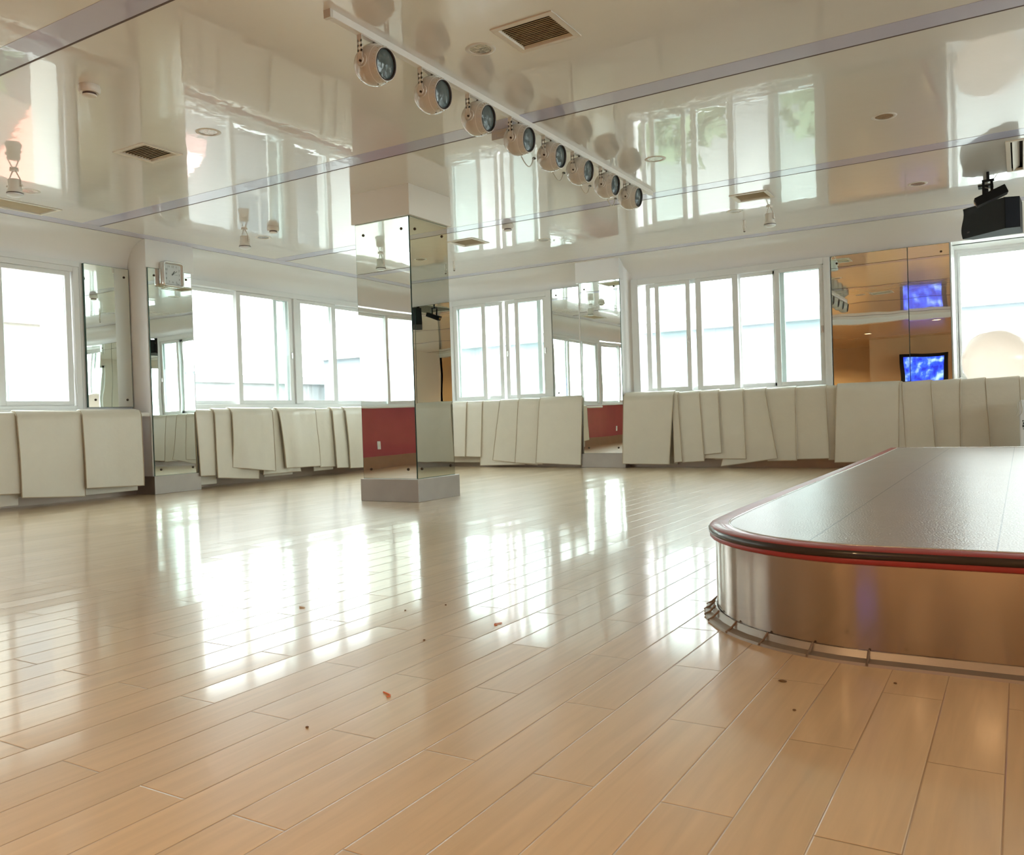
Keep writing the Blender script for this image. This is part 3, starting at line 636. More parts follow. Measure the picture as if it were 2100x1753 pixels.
# ball spotlights on the ceiling bar -----------------------------------------------------------
TX = -2.745
t = thing('lighting_bar', 'long white bar on the ceiling carrying eight ball spotlights', 'lighting bar', (TX, 5.0, 2.55))
MB().box(TX - .019, 3.0, 2.577, TX + .019, 7.02, CEIL + .001).build('rail', M['white'], t, bevel=.003)
MB().box(TX - .021, 2.985, 2.572, TX + .021, 3.005, CEIL + .001).build('end_cap', M['lamp'], t)
def ball_spot():
    c = Vector((TX, 3.317, 2.462)); R = 0.101
    t = thing('ball_spotlight', 'cream ball spotlight nearest the camera, first on the ceiling bar', 'spotlight', c, 'ball spotlights on the ceiling bar')
    ax = Vector((0.985, 0.0, -0.16)).normalized()
    pr = [(1e-6, -R)]
    for k in range(1, 22):
        a = PI - k * (PI - 1.12) / 21; pr.append((R * math.sin(a), R * math.cos(a)))
    hx = pr[-1][1]
    body = MB().lathe(pr + [(.0895, hx + .004), (.0795, hx + .033), (.0735, hx + .033), (.0735, hx + .010), (1e-6, hx + .006)], c, ax, 44).build('ball_housing', M['lamp'], t, smooth=30)
    MB().lathe([(.0895, hx - .004), (.0925, hx - .004), (.0920, hx - .001), (.0890, hx - .001)], c, ax, 44, close=True).build('seam_ring', M['strap'], body, smooth=40)
    mb = MB(); side0 = ax.cross(Vector((0, 0, 1))).normalized(); up0 = side0.cross(ax)
    for k in range(24):
        a = 2 * PI * k / 24; e = side0 * math.cos(a) + up0 * math.sin(a); mb.obox(c + ax * (hx + .0185) + e * .0848, (ax, e, ax.cross(e)), (.007, .0012, .0009))
    mb.build('cooling_slots', M['slat'], body)
    MB().lathe([(.0705, hx + .024), (.0745, hx + .024), (.0765, hx + .033), (.0745, hx + .036), (.0705, hx + .033)], c, ax, 44, close=True).build('bezel', M['bezel'], t, smooth=35)
    MB().lathe([(1e-6, hx + .033), (.02, hx + .0325), (.045, hx + .029), (.0725, hx + .021), (.0725, hx + .015)], c, ax, 44).build('lens', M['lens'], t, smooth=40)
    for sy in (-1, 1):
        y0 = c.y + sy * (R + .006)
        mb = MB()
        seg = [(2.575, 2.552), (2.540, 2.530), (2.518, 2.508), (2.496, 2.444)]
        w = .014; tk = .0018
        mb.box(c.x - w, y0 - tk, 2.552, c.x + w, y0 + tk, 2.578)
        for za, zb in ((2.552, 2.540), (2.528, 2.516), (2.504, 2.492)):        # bars between the slots
            mb.box(c.x - w, y0 - tk, zb, c.x + w, y0 + tk, za)
        mb.box(c.x - w, y0 - tk, 2.492, c.x - .006, y0 + tk, 2.552); mb.box(c.x + .006, y0 - tk, 2.492, c.x + w, y0 + tk, 2.552)
        mb.box(c.x - w, y0 - tk, 2.452, c.x + w, y0 + tk, 2.492)
        mb.lathe([(.020, -.003), (.020, .003)], (c.x, y0, 2.452), (0, 1, 0), 20)
        mb.build('yoke_arm', M['strap'], t)
        MB().lathe([(.034, 0), (.032, .006), (.018, .010), (1e-6, .010)], (c.x, c.y + sy * (R - .008), c.z - .006), (0, sy, 0), 24).build('pivot_boss', M['lamp'], t, smooth=35)
        MB().lathe([(.006, 0), (.006, .010), (1e-6, .011)], (c.x + .006, y0, 2.446), (0, sy, 0), 12).build('pivot_screw', M['screw'], t, smooth=40)
    MB().box(c.x - .014, c.y - R - .008, 2.574, c.x + .014, c.y + R + .008, 2.578).build('yoke_bridge', M['strap'], t)
    MB().lathe([(.006, 0), (.006, .006), (1e-6, .007)], (c.x, c.y, 2.574), (0, 0, -1), 12).build('bolt', M['screw'], t, smooth=40)
    for th, ph in ((2.05, -1.9), (1.55, -1.1), (2.1, -.75), (1.2, -1.57), (2.6, -2.4)):
        side = ax.cross(Vector((0, 0, 1))).normalized(); upv = side.cross(ax)
        d = ax * math.cos(th) + (upv * math.sin(ph) - side * math.cos(ph)) * math.sin(th)
        MB().lathe([(.0035, -.001), (.0035, .0012), (1e-6, .002)], c + d * R, d, 10).build('rivet', M['screw'], t)
    return t
spot0 = ball_spot()
SY = [3.803, 4.259, 4.739, 5.174, 5.608, 6.083, 6.543]
nth = ['second ball spotlight from the near end of the ceiling bar', 'third ball spotlight from the near end of the ceiling bar',
       'fourth ball spotlight from the near end, in front of the small junction box', 'fifth ball spotlight on the bar, just past the junction box',
       'third ball spotlight from the far end of the ceiling bar', 'second ball spotlight from the far end of the ceiling bar', 'farthest ball spotlight, at the far end of the ceiling bar']
for y, l in zip(SY, nth): dup(spot0, (TX, y, 2.462), l)
# leads between neighbouring spotlights
for i, y in enumerate([4.739, 5.174, 5.608, 6.083]):
    t = thing('power_lead', 'thin power lead looping from the %s ball spotlight to the next' % ['fourth', 'fifth', 'sixth', 'seventh'][i], 'cable', (TX, y, 2.40), 'leads between the ball spotlights')
    ps = []
    for k in range(13):
        q = k / 12; ps.append((TX - .075 + .02 * math.sin(PI * q), y + .10 + .24 * q, 2.46 - .10 * math.sin(PI * min(1, q * 1.15)) - .02 * q))
    MB().tube(ps, .0035, 6).build('wire', M['cord'], t, smooth=60)
    MB().cyl(ps[-3], ps[-1], .008, 10).build('plug', M['blackcord'], t, smooth=40)
t = thing('junction_box', 'small cream junction box on the ceiling behind the fourth spotlight', 'junction box', (-2.95, 4.92, 2.55))
MB().box(-3.035, 4.87, 2.548, -2.868, 4.99, CEIL).build('box', M['lamp'], t, bevel=.003)
mb = MB()
for k in range(3): mb.box(-2.99, 4.8685, 2.565 + k * .010, -2.935, 4.8705, 2.569 + k * .010)
mb.build('louvre', M['slat'], t)
MB().box(-3.03, 4.8685, 2.590, -2.90, 4.8705, 2.593).build('lid_joint', M['slat'], t)

# single can spotlights ------------------------------------------------------------------------
def can_spot():
    c = Vector((-6.512, 5.80, CEIL))
    t = thing('can_spotlight', 'white can spotlight left of the pillar, beside a smoke detector', 'spotlight', c, 'can spotlights on the ceiling')
    x, y, z = c
    MB().lathe([(.03, 0), (.03, .012)], (x, y, z), (0, 0, -1), 20).build('ceiling_cup', M['white'], t, smooth=40)
    b = z - .075; r = .045
    MB().lathe([(.022, .0), (r - .004, .0), (r, .006), (r, .070), (r + .006, .088), (r + .011, .094), (r + .011, .100)], (x, y, b), (0, 0, -1), 28).build('can_body', M['white'], t, smooth=35)
    MB().lathe([(r + .012, 0), (r + .012, .007)], (x, y, b - .099), (0, 0, -1), 28).build('rim', M['bezel'], t, smooth=40)
    MB().lathe([(r + .011, 0), (r + .009, .010), (.035, .018), (1e-6, .021)], (x, y, b - .106), (0, 0, -1), 28).build('bulb_glass', M['plastic'], t, smooth=50)
    for s in (-1, 1):
        MB().tube([(x + s * .012, y, z - .010), (x + s * .030, y, z - .045), (x + s * (r + .006), y, b - .01), (x + s * (r + .006), y, b - .05)], .0045, 8).build('yoke_arm', M['white'], t, smooth=50)
        MB().lathe([(.009, 0), (.009, .014), (1e-6, .015)], (x + s * (r + .004), y, b - .048), (s, 0, 0), 12).build('knob', M['strap'], t, smooth=40)
    return t
cs = can_spot()
dup(cs, (-6.303, 3.47, CEIL), 'white can spotlight at the far left, below the long ceiling vent', .4)
dup(cs, (-2.031, 8.24, CEIL), 'white can spotlight over the middle back window, beside a sprinkler', -.6)
# smoke detectors ---------------------------------------------------------------------------------
def detector():
    c = Vector((-4.446, 2.883, CEIL))
    t = thing('smoke_detector', 'round cream smoke detector at the upper left, nearest the camera', 'smoke detector', c, 'smoke detectors on the ceiling')
    MB().lathe([(.055, 0), (.058, .014), (.058, .030), (.050, .042)], c, (0, 0, -1), 28).build('base', M['white'], t, smooth=35)
    MB().lathe([(.036, .042), (.036, .054)], c, (0, 0, -1), 28).build('grille', M['groove'], t, smooth=35)
    MB().lathe([(.039, .053), (.037, .060), (.02, .065), (1e-6, .066)], c, (0, 0, -1), 28).build('cap', M['white'], t, smooth=35)
    return t
sd = detector()
dup(sd, (-6.242, 5.92, CEIL), 'round smoke detector left of the pillar, beside a can spotlight')
dup(sd, (-4.402, 7.316, CEIL), 'round smoke detector right of the pillar, above the back windows')
# sprinklers -----------------------------------------------------------------------------------------
def sprinkler():
    c = Vector((-5.954, 8.586, CEIL))
    t = thing('fire_sprinkler', 'small pendant sprinkler just right of the freestanding pillar', 'sprinkler', c, 'pendant sprinklers on the ceiling')
    MB().lathe([(.014, 0), (.012, .010), (.010, .050), (.016, .056), (.016, .074), (.009, .080)], c, (0, 0, -1), 18).build('stem', M['white'], t, smooth=35)
    MB().lathe([(.008, .080), (.012, .090), (.011, .104), (.005, .112)], c, (0, 0, -1), 14).build('head', M['strap'], t, smooth=35)
    MB().lathe([(.012, .112), (.012, .115), (1e-6, .122)], c, (0, 0, -1), 14).build('deflector', M['screw'], t, smooth=35)
    return t
sp = sprinkler()
dup(sp, (-2.403, 8.697, CEIL), 'small pendant sprinkler over the middle back window')
# recessed downlights ----------------------------------------------------------------------------------
def downlight():
    x, y = DOWN[0]
    t = thing('recessed_downlight', 'recessed downlight left of centre, right of the square left vent', 'downlight', (x, y, CEIL), 'unlit recessed downlights')
    MB().lathe([(HR - .004, .002), (HR - .004, -.002), (HR + .006, -.004), (HR + .018, -.001), (HR + .020, .0015)], (x, y, CEIL), (0, 0, 1), 36).build('trim_ring', M['white'], t, smooth=40)
    MB().lathe([(HR - .003, 0), (HR - .006, .03), (HR - .02, .065), (.02, .085), (.02, .12)], (x, y, CEIL), (0, 0, 1), 36).build('reflector', M['cone'], t, smooth=50, recalc=True)
    MB().lathe([(.012, .115), (.014, .06), (.012, .032), (1e-6, .026)], (x, y, CEIL), (0, 0, 1), 18).build('bulb', M['plastic'], t, smooth=50)
    return t
d0 = downlight()
dl = ['recessed downlight between the ball spotlights and the big square vent', 'recessed downlight half hidden by the far left can spotlight', 'recessed downlight just right of the farthest ball spotlight',
      'recessed downlight at the upper right, nearest on that side', 'recessed downlight left of the pillar beside the can spotlight', 'recessed downlight between pillar and back column, near the back wall',
      'recessed downlight beside the square vent over the middle window', 'recessed downlight at the right, left of the black speaker']
for (x, y), l in zip(DOWN[1:], dl): dup(d0, (x, y, CEIL), l)
# ceiling vents -------------------------------------------------------------------------------------------
def vent(label, x0, y0, x1, y1, along, ns, smat='slat'):
    t = thing('ceiling_vent', label, 'vent', ((x0 + x1) / 2, (y0 + y1) / 2, CEIL), 'louvred ceiling vents')
    b = .032; z0, z1 = CEIL - .006, CEIL + .012
    mb = MB(); mb.box(x0, y0, z0, x1, y0 + b, z1); mb.box(x0, y1 - b, z0, x1, y1, z1); mb.box(x0, y0 + b, z0, x0 + b, y1 - b, z1); mb.box(x1 - b, y0 + b, z0, x1, y1 - b, z1)
    mb.build('vent_frame', M['vent'], t, bevel=.002)
    mb = MB(); a0, a1 = (y0 + b, y1 - b) if along == 'X' else (x0 + b, x1 - b)
    for k in range(ns):
        c = a0 + (a1 - a0) * (k + .5) / ns; w = (a1 - a0) / ns * .42
        if along == 'X': mb.obox(((x0 + x1) / 2, c, CEIL + .010), ((1, 0, 0), (0, 1, .75), (0, -.75, 1)), ((x1 - x0) / 2 - b, w, .0014))
        else: mb.obox((c, (y0 + y1) / 2, CEIL + .010), ((0, 1, 0), (1, 0, .75), (-.75, 0, 1)), ((y1 - y0) / 2 - b, w, .0014))
    mb.build('louvres', M[smat], t)
    MB().box(x0 + .02, y0 + .02, CEIL + .05, x1 - .02, y1 - .02, CEIL + .06).build('duct_plate', M['dark'], t)
vent('big square louvred vent at the top, right of the ball spotlights', *VENTS[0], 'X', 15)
vent('square louvred vent at the left, between detector and clock column', *VENTS[1], 'X', 11)
vent('long louvred vent at the left photo edge above the window', *VENTS[2], 'Y', 12)
vent('small square vent just right of the freestanding pillar', *VENTS[3], 'X', 13)
vent('small square vent over the middle back window', *VENTS[4], 'X', 13)
vent('wide white slotted vent at the right photo edge above the speaker', *VENTS[5], 'Y', 9, 'vent')

# loudspeaker and effect lamp -----------------------------------------------------------------------------
def speaker():
    t = thing('loudspeaker', 'black loudspeaker with a curved front hung by the right window', 'loudspeaker', (-0.15, 8.9, 2.2))
    # plan: long front face towards the room, narrow side at the right
    D = 8.45
    b = on_y(2060, 404, D); c = on_y(2091, 403, D); a = on_y(1973, 430, D + .46)
    zt, zb = 2.45, 2.165
    A_ = Vector((a.x, D + .46)); B_ = Vector((b.x, D)); C_ = Vector((c.x, D + .02)); D_ = Vector((c.x + .02, D + .50))
    ztA, zbA = on_y(1973, 430, D + .46).z, on_y(1979, 490, D + .46).z
    ztB, zbB = on_y(2060, 404, D).z, on_y(2062, 468, D).z
    mb = MB(); n = 10; L0 = []; 
    vs = []; fs = []
    for i in range(n + 1):                         # wavy far-left edge runs down the face
        q = i / n; wob = .012 * math.sin(2 * PI * q * .9 + .6)
        pa = Vector((A_.x + wob, A_.y - wob, ztA + (zbA - ztA) * q)); pb = Vector((B_.x, B_.y, ztB + (zbB - ztB) * q)); pm = pa.lerp(pb, .5)
        vs += [pa, pa.lerp(pb, .33), pa.lerp(pb, .66), pb, Vector((C_.x, C_.y, ztB - .004 + (zbB - ztB + .006) * q)), Vector((D_.x, D_.y, ztA + (zbA - ztA) * q)), Vector((A_.x + wob + .08, A_.y + .10, ztA + (zbA - ztA) * q))]
    k = 7
    for i in range(n):
        for j in range(k): fs.append((i * k + j, i * k + (j + 1) % k, (i + 1) * k + (j + 1) % k, (i + 1) * k + j))
    fs += [tuple(range(k)), tuple(n * k + j for j in range(k))]
    mb.add(vs, fs); mb.build('cabinet', M['black'], t, smooth=30)
    mb = MB(); o = Vector((.0, -.004, 0))
    q0 = Vector((B_.x + .004, B_.y, 0)); q1 = Vector((C_.x - .003, C_.y, 0))
    mb.add([Vector((q0.x, q0.y, ztB - .006)) + o, Vector((q1.x, q1.y, ztB - .010)) + o, Vector((q1.x, q1.y, zbB + .008)) + o, Vector((q0.x, q0.y, zbB + .006)) + o,
            Vector((q0.x, q0.y, ztB - .006)), Vector((q1.x, q1.y, ztB - .010)), Vector((q1.x, q1.y, zbB + .008)), Vector((q0.x, q0.y, zbB + .006))],
           [(0, 1, 2, 3), (4, 5, 1, 0), (1, 5, 6, 2), (3, 2, 6, 7), (0, 3, 7, 4), (7, 6, 5, 4)])
    mb.build('side_panel', M['bluegrey'], t)
    f = Vector((A_.x, A_.y, 0)).lerp(Vector((B_.x, B_.y, 0)), .12); nrm = Vector((-(B_.y - A_.y), (B_.x - A_.x), 0)).normalized()
    if nrm.y > 0: nrm = -nrm
    mb = MB(); al = (Vector((B_.x, B_.y, 0)) - Vector((A_.x, A_.y, 0))).normalized()
    mb.obox((f + al * .02) + Vector((0, 0, zbA + .045)) + nrm * .004, (al, nrm, (0, 0, 1)), (.018, .0015, .006)); mb.build('name_badge', M['bezel'], t)
    x, y = A_.x + .20, D + .30
    MB().box(x - .02, y - .02, 2.35, x + .02, y + .02, CEIL).build('hanging_post', M['black'], t)
    MB().box(x - .06, y - .06, CEIL - .012, x + .06, y + .06, CEIL).build('ceiling_plate', M['black'], t)
    ps = [(x - .05, y - .02, CEIL - .004), (x + .07, y - .05, CEIL - .05), (x + .13, y - .10, CEIL - .12), (x + .15, y - .16, CEIL - .17), (x + .12, y - .15, CEIL - .16), (x + .06, y - .06, CEIL - .07)]
    MB().tube(ps, .003, 6).build('cable', M['cord'], t, smooth=60)
speaker()
def effect_lamp():
    Y = 8.22
    a = on_y(2012, 412, Y); b = on_y(2052, 393, Y + .02)
    t = thing('effect_lamp', 'small black box lamp with amber lens above the speaker', 'lamp', a)
    ax = (b - a).normalized(); yv = Vector((0.25, 1, 0.1)); yv = (yv - ax * yv.dot(ax)).normalized(); up = ax.cross(yv).normalized()
    c = (a + b) / 2
    body = MB().obox(c, (ax, yv, up), (.122, .05, .036)).build('housing', M['black'], t, bevel=.004)
    e = c - ax * .122
    MB().lathe([(.026, -.002), (.026, .006), (.020, .008)], e, -ax, 22).build('lens_ring', M['bezel'], t, smooth=40)
    MB().lathe([(.020, .004), (.012, .010), (1e-6, .012)], e, -ax, 22).build('amber_lens', M['amber'], t, smooth=50)
    for s in (-1, 1):
        p = c + yv * .02 * s + ax * (.035 * s - .01) + up * .034; MB().obox(p + Vector((0, 0, .05)), ((1, 0, 0), (0, 1, 0), (0, 0, 1)), (.010, .006, .056)).build('yoke_arm', M['black'], t)
    p = c + up * .034; MB().box(p.x - .05, p.y - .03, p.z + .10, p.x + .04, p.y + .03, p.z + .108).build('yoke_bridge', M['black'], t)
    MB().cyl((p.x - .005, p.y, p.z + .105), (p.x - .005, p.y, CEIL), .012, 12).build('stem', M['black'], t, smooth=40)
effect_lamp()

# wall clock -----------------------------------------------------------------------------------------------
def rrect(cu, cz, hw, hh, r, n=6):
    ps = []
    for k, (sx, sz) in enumerate(((1, 1), (-1, 1), (-1, -1), (1, -1))):
        for j in range(n + 1):
            a = PI / 2 * k + PI / 2 * j / n; ps.append((cu + sx * (hw - r) + r * math.cos(a), cz + sz * (hh - r) + r * math.sin(a)))
    return ps
def clock():
    xf = -7.555; cu, cz = 5.752, 2.273; hw, hh = .128, .132
    t = thing('wall_clock', 'square silver wall clock with rounded corners, high on the left column', 'clock', (-7.61, cu, cz - hh))
    P = lambda x, ps: [Vector((x, u, z)) for u, z in ps]
    rings = [P(-7.612, rrect(cu, cz, hw - .01, hh - .01, .03)), P(-7.60, rrect(cu, cz, hw, hh, .035)), P(xf + .012, rrect(cu, cz, hw, hh, .035)), P(xf + .022, rrect(cu, cz, hw - .008, hh - .008, .030)),
             P(xf + .022, rrect(cu, cz, hw - .016, hh - .016, .026)), P(xf + .004, rrect(cu, cz, hw - .024, hh - .024, .018)), P(xf - .002, rrect(cu, cz, hw - .03, hh - .03, .010))]
    n = len(rings[0]); mb = MB(); vs = [p for r in rings for p in r]; fs = []
    for i in range(len(rings) - 1):
        for k in range(n): fs.append((i * n + k, i * n + (k + 1) % n, (i + 1) * n + (k + 1) % n, (i + 1) * n + k))
    mb.add(vs, fs); mb.build('clock_frame', M['silver'], t, smooth=40)
    mb = MB(); mb.add(P(xf - .0015, rrect(cu, cz, hw - .028, hh - .028, .012)), [tuple(range(n))]); dial = mb.build('dial', M['dial'], t)
    # numerals 1-12 set round a square
    allv = MB(); dw, dh = .078, .080
    for h in range(1, 13):
        a = PI / 2 - h * PI / 6; cx, cs = math.cos(a), math.sin(a); k = min(1 / max(abs(cx), abs(cs)), 1.16)
        cuv = bpy.data.curves.new('numeral', 'FONT'); cuv.body = str(h); cuv.size = .030; cuv.align_x = 'CENTER'; cuv.align_y = 'CENTER'; cuv.extrude = .0004
        to = bpy.data.objects.new('numeral', cuv); me = None
        COL.objects.link(to); dg = bpy.context.evaluated_depsgraph_get(); me = bpy.data.meshes.new_from_object(to.evaluated_get(dg))
        vs = [Vector((xf + .0004 + v.co.z, cu + cx * k * dw + v.co.x, cz + cs * k * dh + v.co.y)) for v in me.vertices]
        allv.add(vs, [tuple(p.vertices) for p in me.polygons]); bpy.data.objects.remove(to); bpy.data.curves.remove(cuv); bpy.data.meshes.remove(me)
    allv.build('numerals', M['ink'], dial)
    def hand(nm, mins, ln, w, x, tail=.012):
        a = PI / 2 - mins / 60 * 2 * PI; d = Vector((0, math.cos(a), math.sin(a))); s = Vector((0, -d.z, d.y)); c = Vector((x, cu - .004, cz))
        MB().obox(c + d * (ln - tail) / 2, (d, s, (1, 0, 0)), ((ln + tail) / 2, w, .0006)).build(nm, M['hand'], t)
    hand('hour_hand', 5.8, .045, .0034, xf + .003); hand('minute_hand', 9.2, .066, .0022, xf + .0045); hand('second_hand', 15.6, .062, .0007, xf + .006, .022)
    MB().lathe([(.005, 0), (.005, .007)], (xf, cu - .004, cz), (1, 0, 0), 14).build('hub', M['hand'], t)
    MB().obox((xf + .0004, cu + .06, cz - .094), ((0, 1, 0), (0, 0, 1), (1, 0, 0)), (.016, .003, .0004)).build('maker_mark', M['ink'], dial)
clock()

# exercise ball, white box, litter --------------------------------------------------------------------------
t = thing('exercise_ball', 'large pale peach exercise ball on the window sill, lit from behind', 'exercise ball', (-0.205, 9.93, 0.76))
bc = on_y(2046, 740, 10.05); RB = 0.332; bc.z = 0.767 + RB
b_ = MB().sphere(bc, RB, 48, 28).build('ball', M['ball'], t, smooth=80)
t.location = (bc.x, bc.y, bc.z - RB); b_.matrix_parent_inverse = world_of(t).inverted()
mb = MB(); mb.lathe([(.012, RB - .002), (.012, RB + .002), (.004, RB + .003), (1e-6, RB + .003)], bc, (0.5, -.2, .85), 16)
o = mb.build('valve_plug', M['plastic'], t, smooth=40)
def white_box():
    x0 = on_y(2091, 870, 9.25).x
    t = thing('white_box', 'white upright box with cord at the right edge, behind the stage', 'box', (x0 + .12, 9.38, 0))
    MB().box(x0, 9.25, 0, x0 + .26, 9.50, .682).build('case', M['plastic'], t, bevel=.012, seg=3)
    mb = MB()
    for k, (dz, h) in enumerate(((.0, .006), (-.022, .010), (-.048, .012), (-.075, .004))): mb.box(x0 + .022 + .004 * (k % 2), 9.2482, .485 + dz - h, x0 + .034 + .006 * (k % 3), 9.2505, .485 + dz + h)
    mb.build('printed_mark', M['hand'], t)
    ps = [(x0 + .012, 9.244, .678), (x0 - .012, 9.242, .655), (x0 - .016, 9.242, .62), (x0 - .008, 9.242, .585), (x0 - .028, 9.242, .535), (x0 - .008, 9.243, .530), (x0 + .02, 9.244, .56), (x0 + .026, 9.245, .60), (x0 + .018, 9.246, .65), (x0 + .016, 9.248, .68)]
    MB().tube(ps, .003, 6).build('cord_loop', M['cord'], t, smooth=60)
white_box()
def scrap(name, label, cat, pts, r, m, flat=.35):
    mb = MB(); mb.tube(pts, r, 6)
    return tag(mb.build(name, M[m], smooth=60), label, cat)
p = on_z(796, 1424, 0)
scrap('ribbon_scrap', 'bent orange ribbon scrap on the floor in the foreground', 'scrap', [p + Vector(q) for q in ((-.02, .006, .002), (-.006, .002, .002), (.010, -.004, .002), (.016, -.012, .002), (.010, -.018, .002))], .0018, 'orange')
p = on_z(1017, 1280, 0)
scrap('thread_scrap', 'curled reddish thread on the floor, left of the stage', 'scrap', [p + Vector(q) for q in ((.012, .018, .002), (.004, .006, .002), (-.002, -.004, .003), (.003, -.014, .002), (.012, -.010, .002))], .0016, 'orange')
p = on_z(621, 1245, 0)
tag(MB().add([p + Vector(q) for q in ((-.022, .008, .001), (.018, -.006, .001), (-.006, -.012, .001), (-.022, .008, .004), (.018, -.006, .003), (-.006, -.012, .006))], [(0, 2, 1), (3, 4, 5), (0, 1, 4, 3), (1, 2, 5, 4), (2, 0, 3, 5)]).build('paper_scrap', M['paper']), 'tiny white paper scrap on the floor, below the window reflections', 'scrap')
cr = [(1605, 1398, 'long dark crumb on the floor just below the stage corner'), (1836, 1402, 'dark crumb on the floor below the stage front'), (1629, 1457, 'small crumb on the floor left of the long dark crumb, nearer'), (630, 1492, 'dark speck on the floor at the lower left'), (914, 1241, 'pair of specks on the floor right of the pillar'), (831, 1252, 'speck on the floor straight below the pillar'), (870, 1313, 'speck on the floor between the pillar and the orange ribbon')]
for i, (x, y, l) in enumerate(cr):
    p = on_z(x, y, 0); r = .0035 if i else .005
    tag(MB().sphere(p + Vector((0, 0, r * .5)), r, 10, 6, (2.2 if i == 0 else 1.2, 1, .55)).build('floor_crumb', M['crumb'], smooth=60), l, 'crumb', 'crumbs on the floor')

# wall socket and lobby things behind the camera (seen in the mirrors; the second screen is added) ----------------------------------------
t = thing('wall_socket', 'white wall socket on the red panel, seen in the pillar mirror', 'socket', (XL + .02, 1.72, .30))
MB().box(XL + .02, 1.68, .27, XL + .028, 1.75, .385).build('plate', M['plastic'], t, bevel=.003)
MB().box(XL + .027, 1.70, .31, XL + .031, 1.73, .35).build('switch', M['white'], t)
def screen(label, c, wd_, ht, rz):
    t = thing('wall_screen', label, 'television', (c[0], c[1], c[2] - ht / 2))
    a = Vector((math.cos(rz), math.sin(rz), 0)); n = Vector((-a.y, a.x, 0)); u = Vector((0, 0, 1)); c = Vector(c)
    MB().obox(c - n * .06, (a, u, n), (wd_ / 2, ht / 2, .055)).build('cabinet', M['black'], t, bevel=.01)
    MB().obox(c, (a, u, n), (wd_ / 2 - .10, ht / 2 - .09, .006)).build('display', M['screen'], t)
    MB().box(c.x - .2, c.y - .70, c.z - .15, c.x + .2, c.y - .10, c.z + .10).build('wall_bracket', M['black'], t)
screen('television with a blue picture, seen in the wide back mirror', (-2.28, -5.9, 1.63), 1.18, .80, .06)
screen('added second screen behind the camera, tinting the reflection in the steel stage side', (4.3, -4.2, 1.5), 1.2, .8, .45)  # screen added out of view to put purple into the steel riser
def lobby_light(label, x, y, power):
    t = thing('lobby_downlight', label, 'downlight', (x, y, 2.53), 'lit warm downlights behind the camera')
    MB().lathe([(.075, 0), (.095, .004), (.095, .010), (.075, .012)], (x, y, 2.53), (0, 0, -1), 24, close=True).build('trim_ring', M['white'], t, smooth=40)
    MB().lathe([(.075, .003), (1e-6, .004)], (x, y, 2.53), (0, 0, -1), 24).build('diffuser', M['glow'], t)
    l = bpy.data.lights.new('lobby_lamp', 'SPOT'); l.energy = power * (0.62 if y > -2 else 1.7); l.color = (1.0, 0.66, 0.34); l.shadow_soft_size = .08; l.spot_size = math.radians(150); l.spot_blend = .6
    o = bpy.data.objects.new('lobby_lamp', l); COL.objects.link(o); o.location = (x, y, 2.50); adopt(o, t)
for x, y, w, l in ((-4.6, -1.2, 90, 'warm downlight behind the camera, left one of the front row'), (-1.6, -1.2, 120, 'warm downlight behind the camera, middle one of the front row'), (1.4, -1.2, 150, 'warm downlight behind the camera, right one of the front row'),
                   (4.2, -1.4, 120, 'warm downlight behind the camera, far right'), (-3.4, -4.0, 90, 'warm downlight behind the camera, left one of the back row'), (-.2, -4.4, 110, 'warm downlight behind the camera, middle one of the back row'), (2.8, -3.6, 110, 'warm downlight behind the camera, right one of the back row'), (-5.4, -7.8, 110, 'warm downlight deep in the side passage behind the camera')):
    lobby_light(l, x, y, w)

# ------------------------------------------------------------------ outside
G0 = -8.0
struct(MB().box(-70, -40, G0 - .3, 60, 70, G0).build('street_ground', M['asphalt']))
struct(MB().box(-8.75, 5.02, G0, XL - .24, 5.40, 6).build('wall_outer_fin', M['concrete']))
struct(MB().box(XL - .25, YK - 3.2, G0, XR + .3, YB + .25, -0.05).build('wall_lower_storeys', M['concrete']))
def building(name, label, x0, y0, x1, y1, z1, m, wins, face, group='buildings outside the windows'):
    t = thing(name, label, 'building', ((x0 + x1) / 2, (y0 + y1) / 2, G0), group)
    MB().box(x0, y0, G0, x1, y1, z1).build('wall', M[m], t)
    MB().box(x0 - .2, y0 - .2, z1, x1 + .2, y1 + .2, z1 + .25).build('roof_edge', M['facade_white'], t)
    for a0, a1, za, zb in wins:
        mb = MB(); f = MB()
        if face == 'E': mb.box(x1 - .02, a0, za, x1 + .03, a1, zb); f.box(x1, a0 - .1, za - .12, x1 + .15, a1 + .1, za); f.box(x1, (a0 + a1) / 2 - .04, za, x1 + .07, (a0 + a1) / 2 + .04, zb)
        else: mb.box(a0, y0 - .03, za, a1, y0 + .02, zb); f.box(a0 - .1, y0 - .15, za - .12, a1 + .1, y0, za); f.box((a0 + a1) / 2 - .04, y0 - .07, za, (a0 + a1) / 2 + .04, y0, zb)
        w = mb.build('window', M['dullglass'], t); f.build('sill', M['facade_white'], w)
    return t
w1 = [(a, a + 1.6, z, z + 1.5) for a in (-5.2, -1.9, 1.4, 4.7, 8.0) for z in (-6.0, -2.8, .0, 2.7)]
building('apartment_block', 'beige apartment block seen through the left windows and the pillar mirror', -24, -8, -15, 11.0, 4.9, 'facade_beige', w1, 'E')
w2 = [(a, a + 1.6, z, z + 1.3) for a in (15, 18.5, 22, 25) for z in (-6.0, -2.9)]
building('low_block', 'pale blue low block beyond the left windows near the corner', -30, 13.6, -21, 28, 2.0, 'facade_white', w2, 'E')
w3 = [(a, a + 2.0, z, z + 1.4) for a in (-19, -14.5, -10, -5.5, -1, 3.5, 8, 12.5) for z in (-6.2, -3.2)]
building('long_block', 'long pale blue block across the street behind the back windows', -20, 21, 16, 30, 2.75, 'facade_blue', w3, 'S')
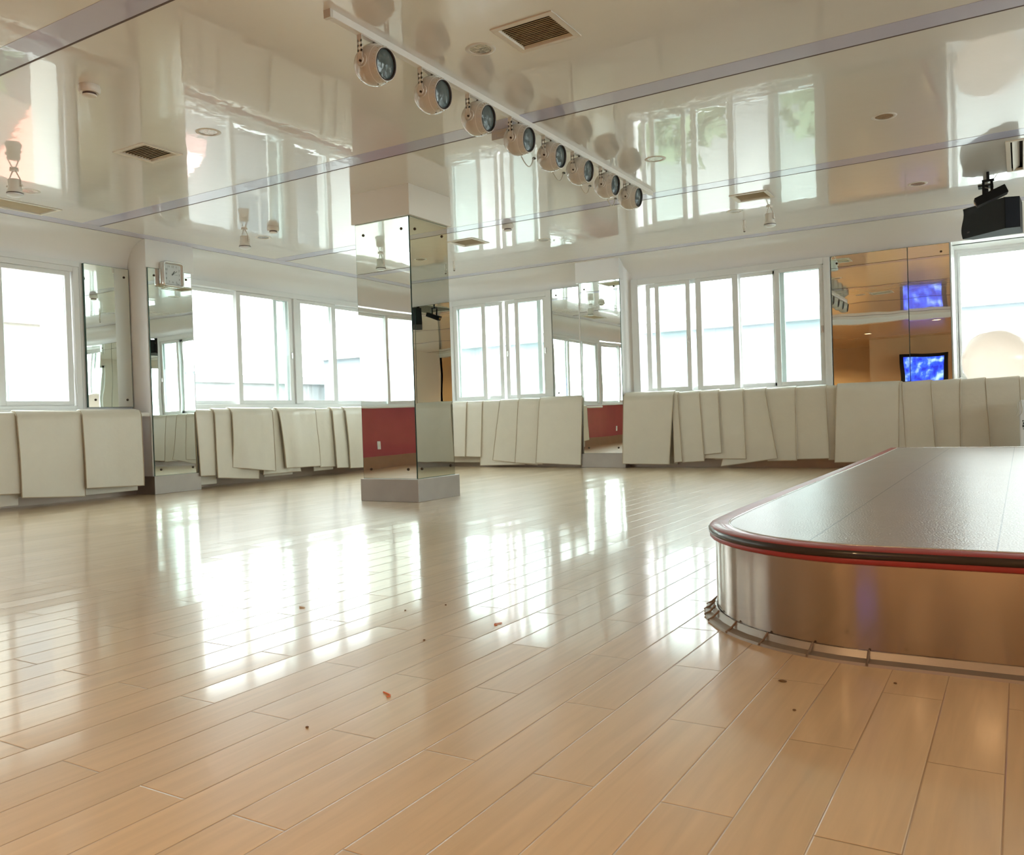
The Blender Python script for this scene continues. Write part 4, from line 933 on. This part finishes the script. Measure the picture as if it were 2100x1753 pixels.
t = thing('terrace_railing', 'white balustrade across the street seen through the middle back window', 'railing', (-6, 17, G0))
MB().box(-16, 16.8, G0, 14, 20.6, 0.55).build('terrace_wall', M['facade_white'], t)
MB().box(-16, 16.75, 1.15, 14, 17.0, 1.28).build('handrail', M['facade_white'], t)
for k in range(40): MB().lathe([(.07, 0), (.05, .1), (.10, .25), (.05, .5), (.07, .6)], (-15.8 + k * .75, 16.88, .55), (0, 0, 1), 8).build('baluster', M['facade_white'], t, smooth=50)
def tree(label, x, y, h, r, sd):
    rnd = random.Random(sd)
    t = thing('street_tree', label, 'tree', (x, y, G0), 'street trees below the windows')
    MB().tube([(x, y, G0), (x + .1, y, G0 + h * .3), (x, y + .1, G0 + h * .6)], .16, 8).build('trunk', M['bark'], t, smooth=60)
    mb = MB()
    for k in range(420):
        a = rnd.random() * 2 * PI; q = rnd.uniform(-1, 1); rr = r * (rnd.random() ** .4)
        c = Vector((x + rr * math.cos(a) * math.sqrt(1 - q * q), y + rr * math.sin(a) * math.sqrt(1 - q * q), G0 + h * .72 + rr * q * 1.1))
        u = Vector((rnd.gauss(0, 1), rnd.gauss(0, 1), rnd.gauss(0, 1))).normalized(); v = u.orthogonal().normalized(); s = rnd.uniform(.18, .36)
        mb.add([c - u * s, c + v * s * .55, c + u * s, c - v * s * .55], [(0, 1, 2, 3)])
    mb.build('foliage', M['leaf'], t, recalc=False)
tree('leafy street tree below the left end of the middle back window', -5.4, 14.2, 9.2, 1.45, 1)
tree('leafy street tree below the right end of the middle back window', -2.2, 14.5, 9.4, 1.5, 2)
tree('leafy street tree below the exercise ball window', 1.0, 14.0, 9.3, 1.5, 3)
tree('leafy street tree below the far right back window', 4.3, 14.0, 9.4, 1.5, 5)
tree('leafy street tree below the leftmost window', -11.4, 5.6, 9.0, 1.35, 4)
def awning(label, x, y0, y1, z, m):
    x += .18
    t = thing('shop_awning', label, 'awning', (x, (y0 + y1) / 2, z), 'awnings across the street on the left')
    mb = MB(); mb.add([(x, y0, z), (x, y1, z), (x + 1.6, y1, z - .9), (x + 1.6, y0, z - .9), (x, y0, z - .08), (x, y1, z - .08), (x + 1.6, y1, z - .98), (x + 1.6, y0, z - .98)], [(0, 1, 2, 3), (7, 6, 5, 4), (0, 3, 7, 4), (1, 5, 6, 2), (3, 2, 6, 7), (0, 4, 5, 1)])
    mb.build('canopy', M[m], t); MB().box(x + 1.58, y0, z - 1.25, x + 1.62, y1, z - .88).build('valance', M['pink'], t)
awning('red awning on the beige block below the leftmost window', -15, 7.6, 9.3, .35, 'awning')
awning('pink awning on the beige block, right of the red one', -15, 9.7, 10.9, .3, 'pink')
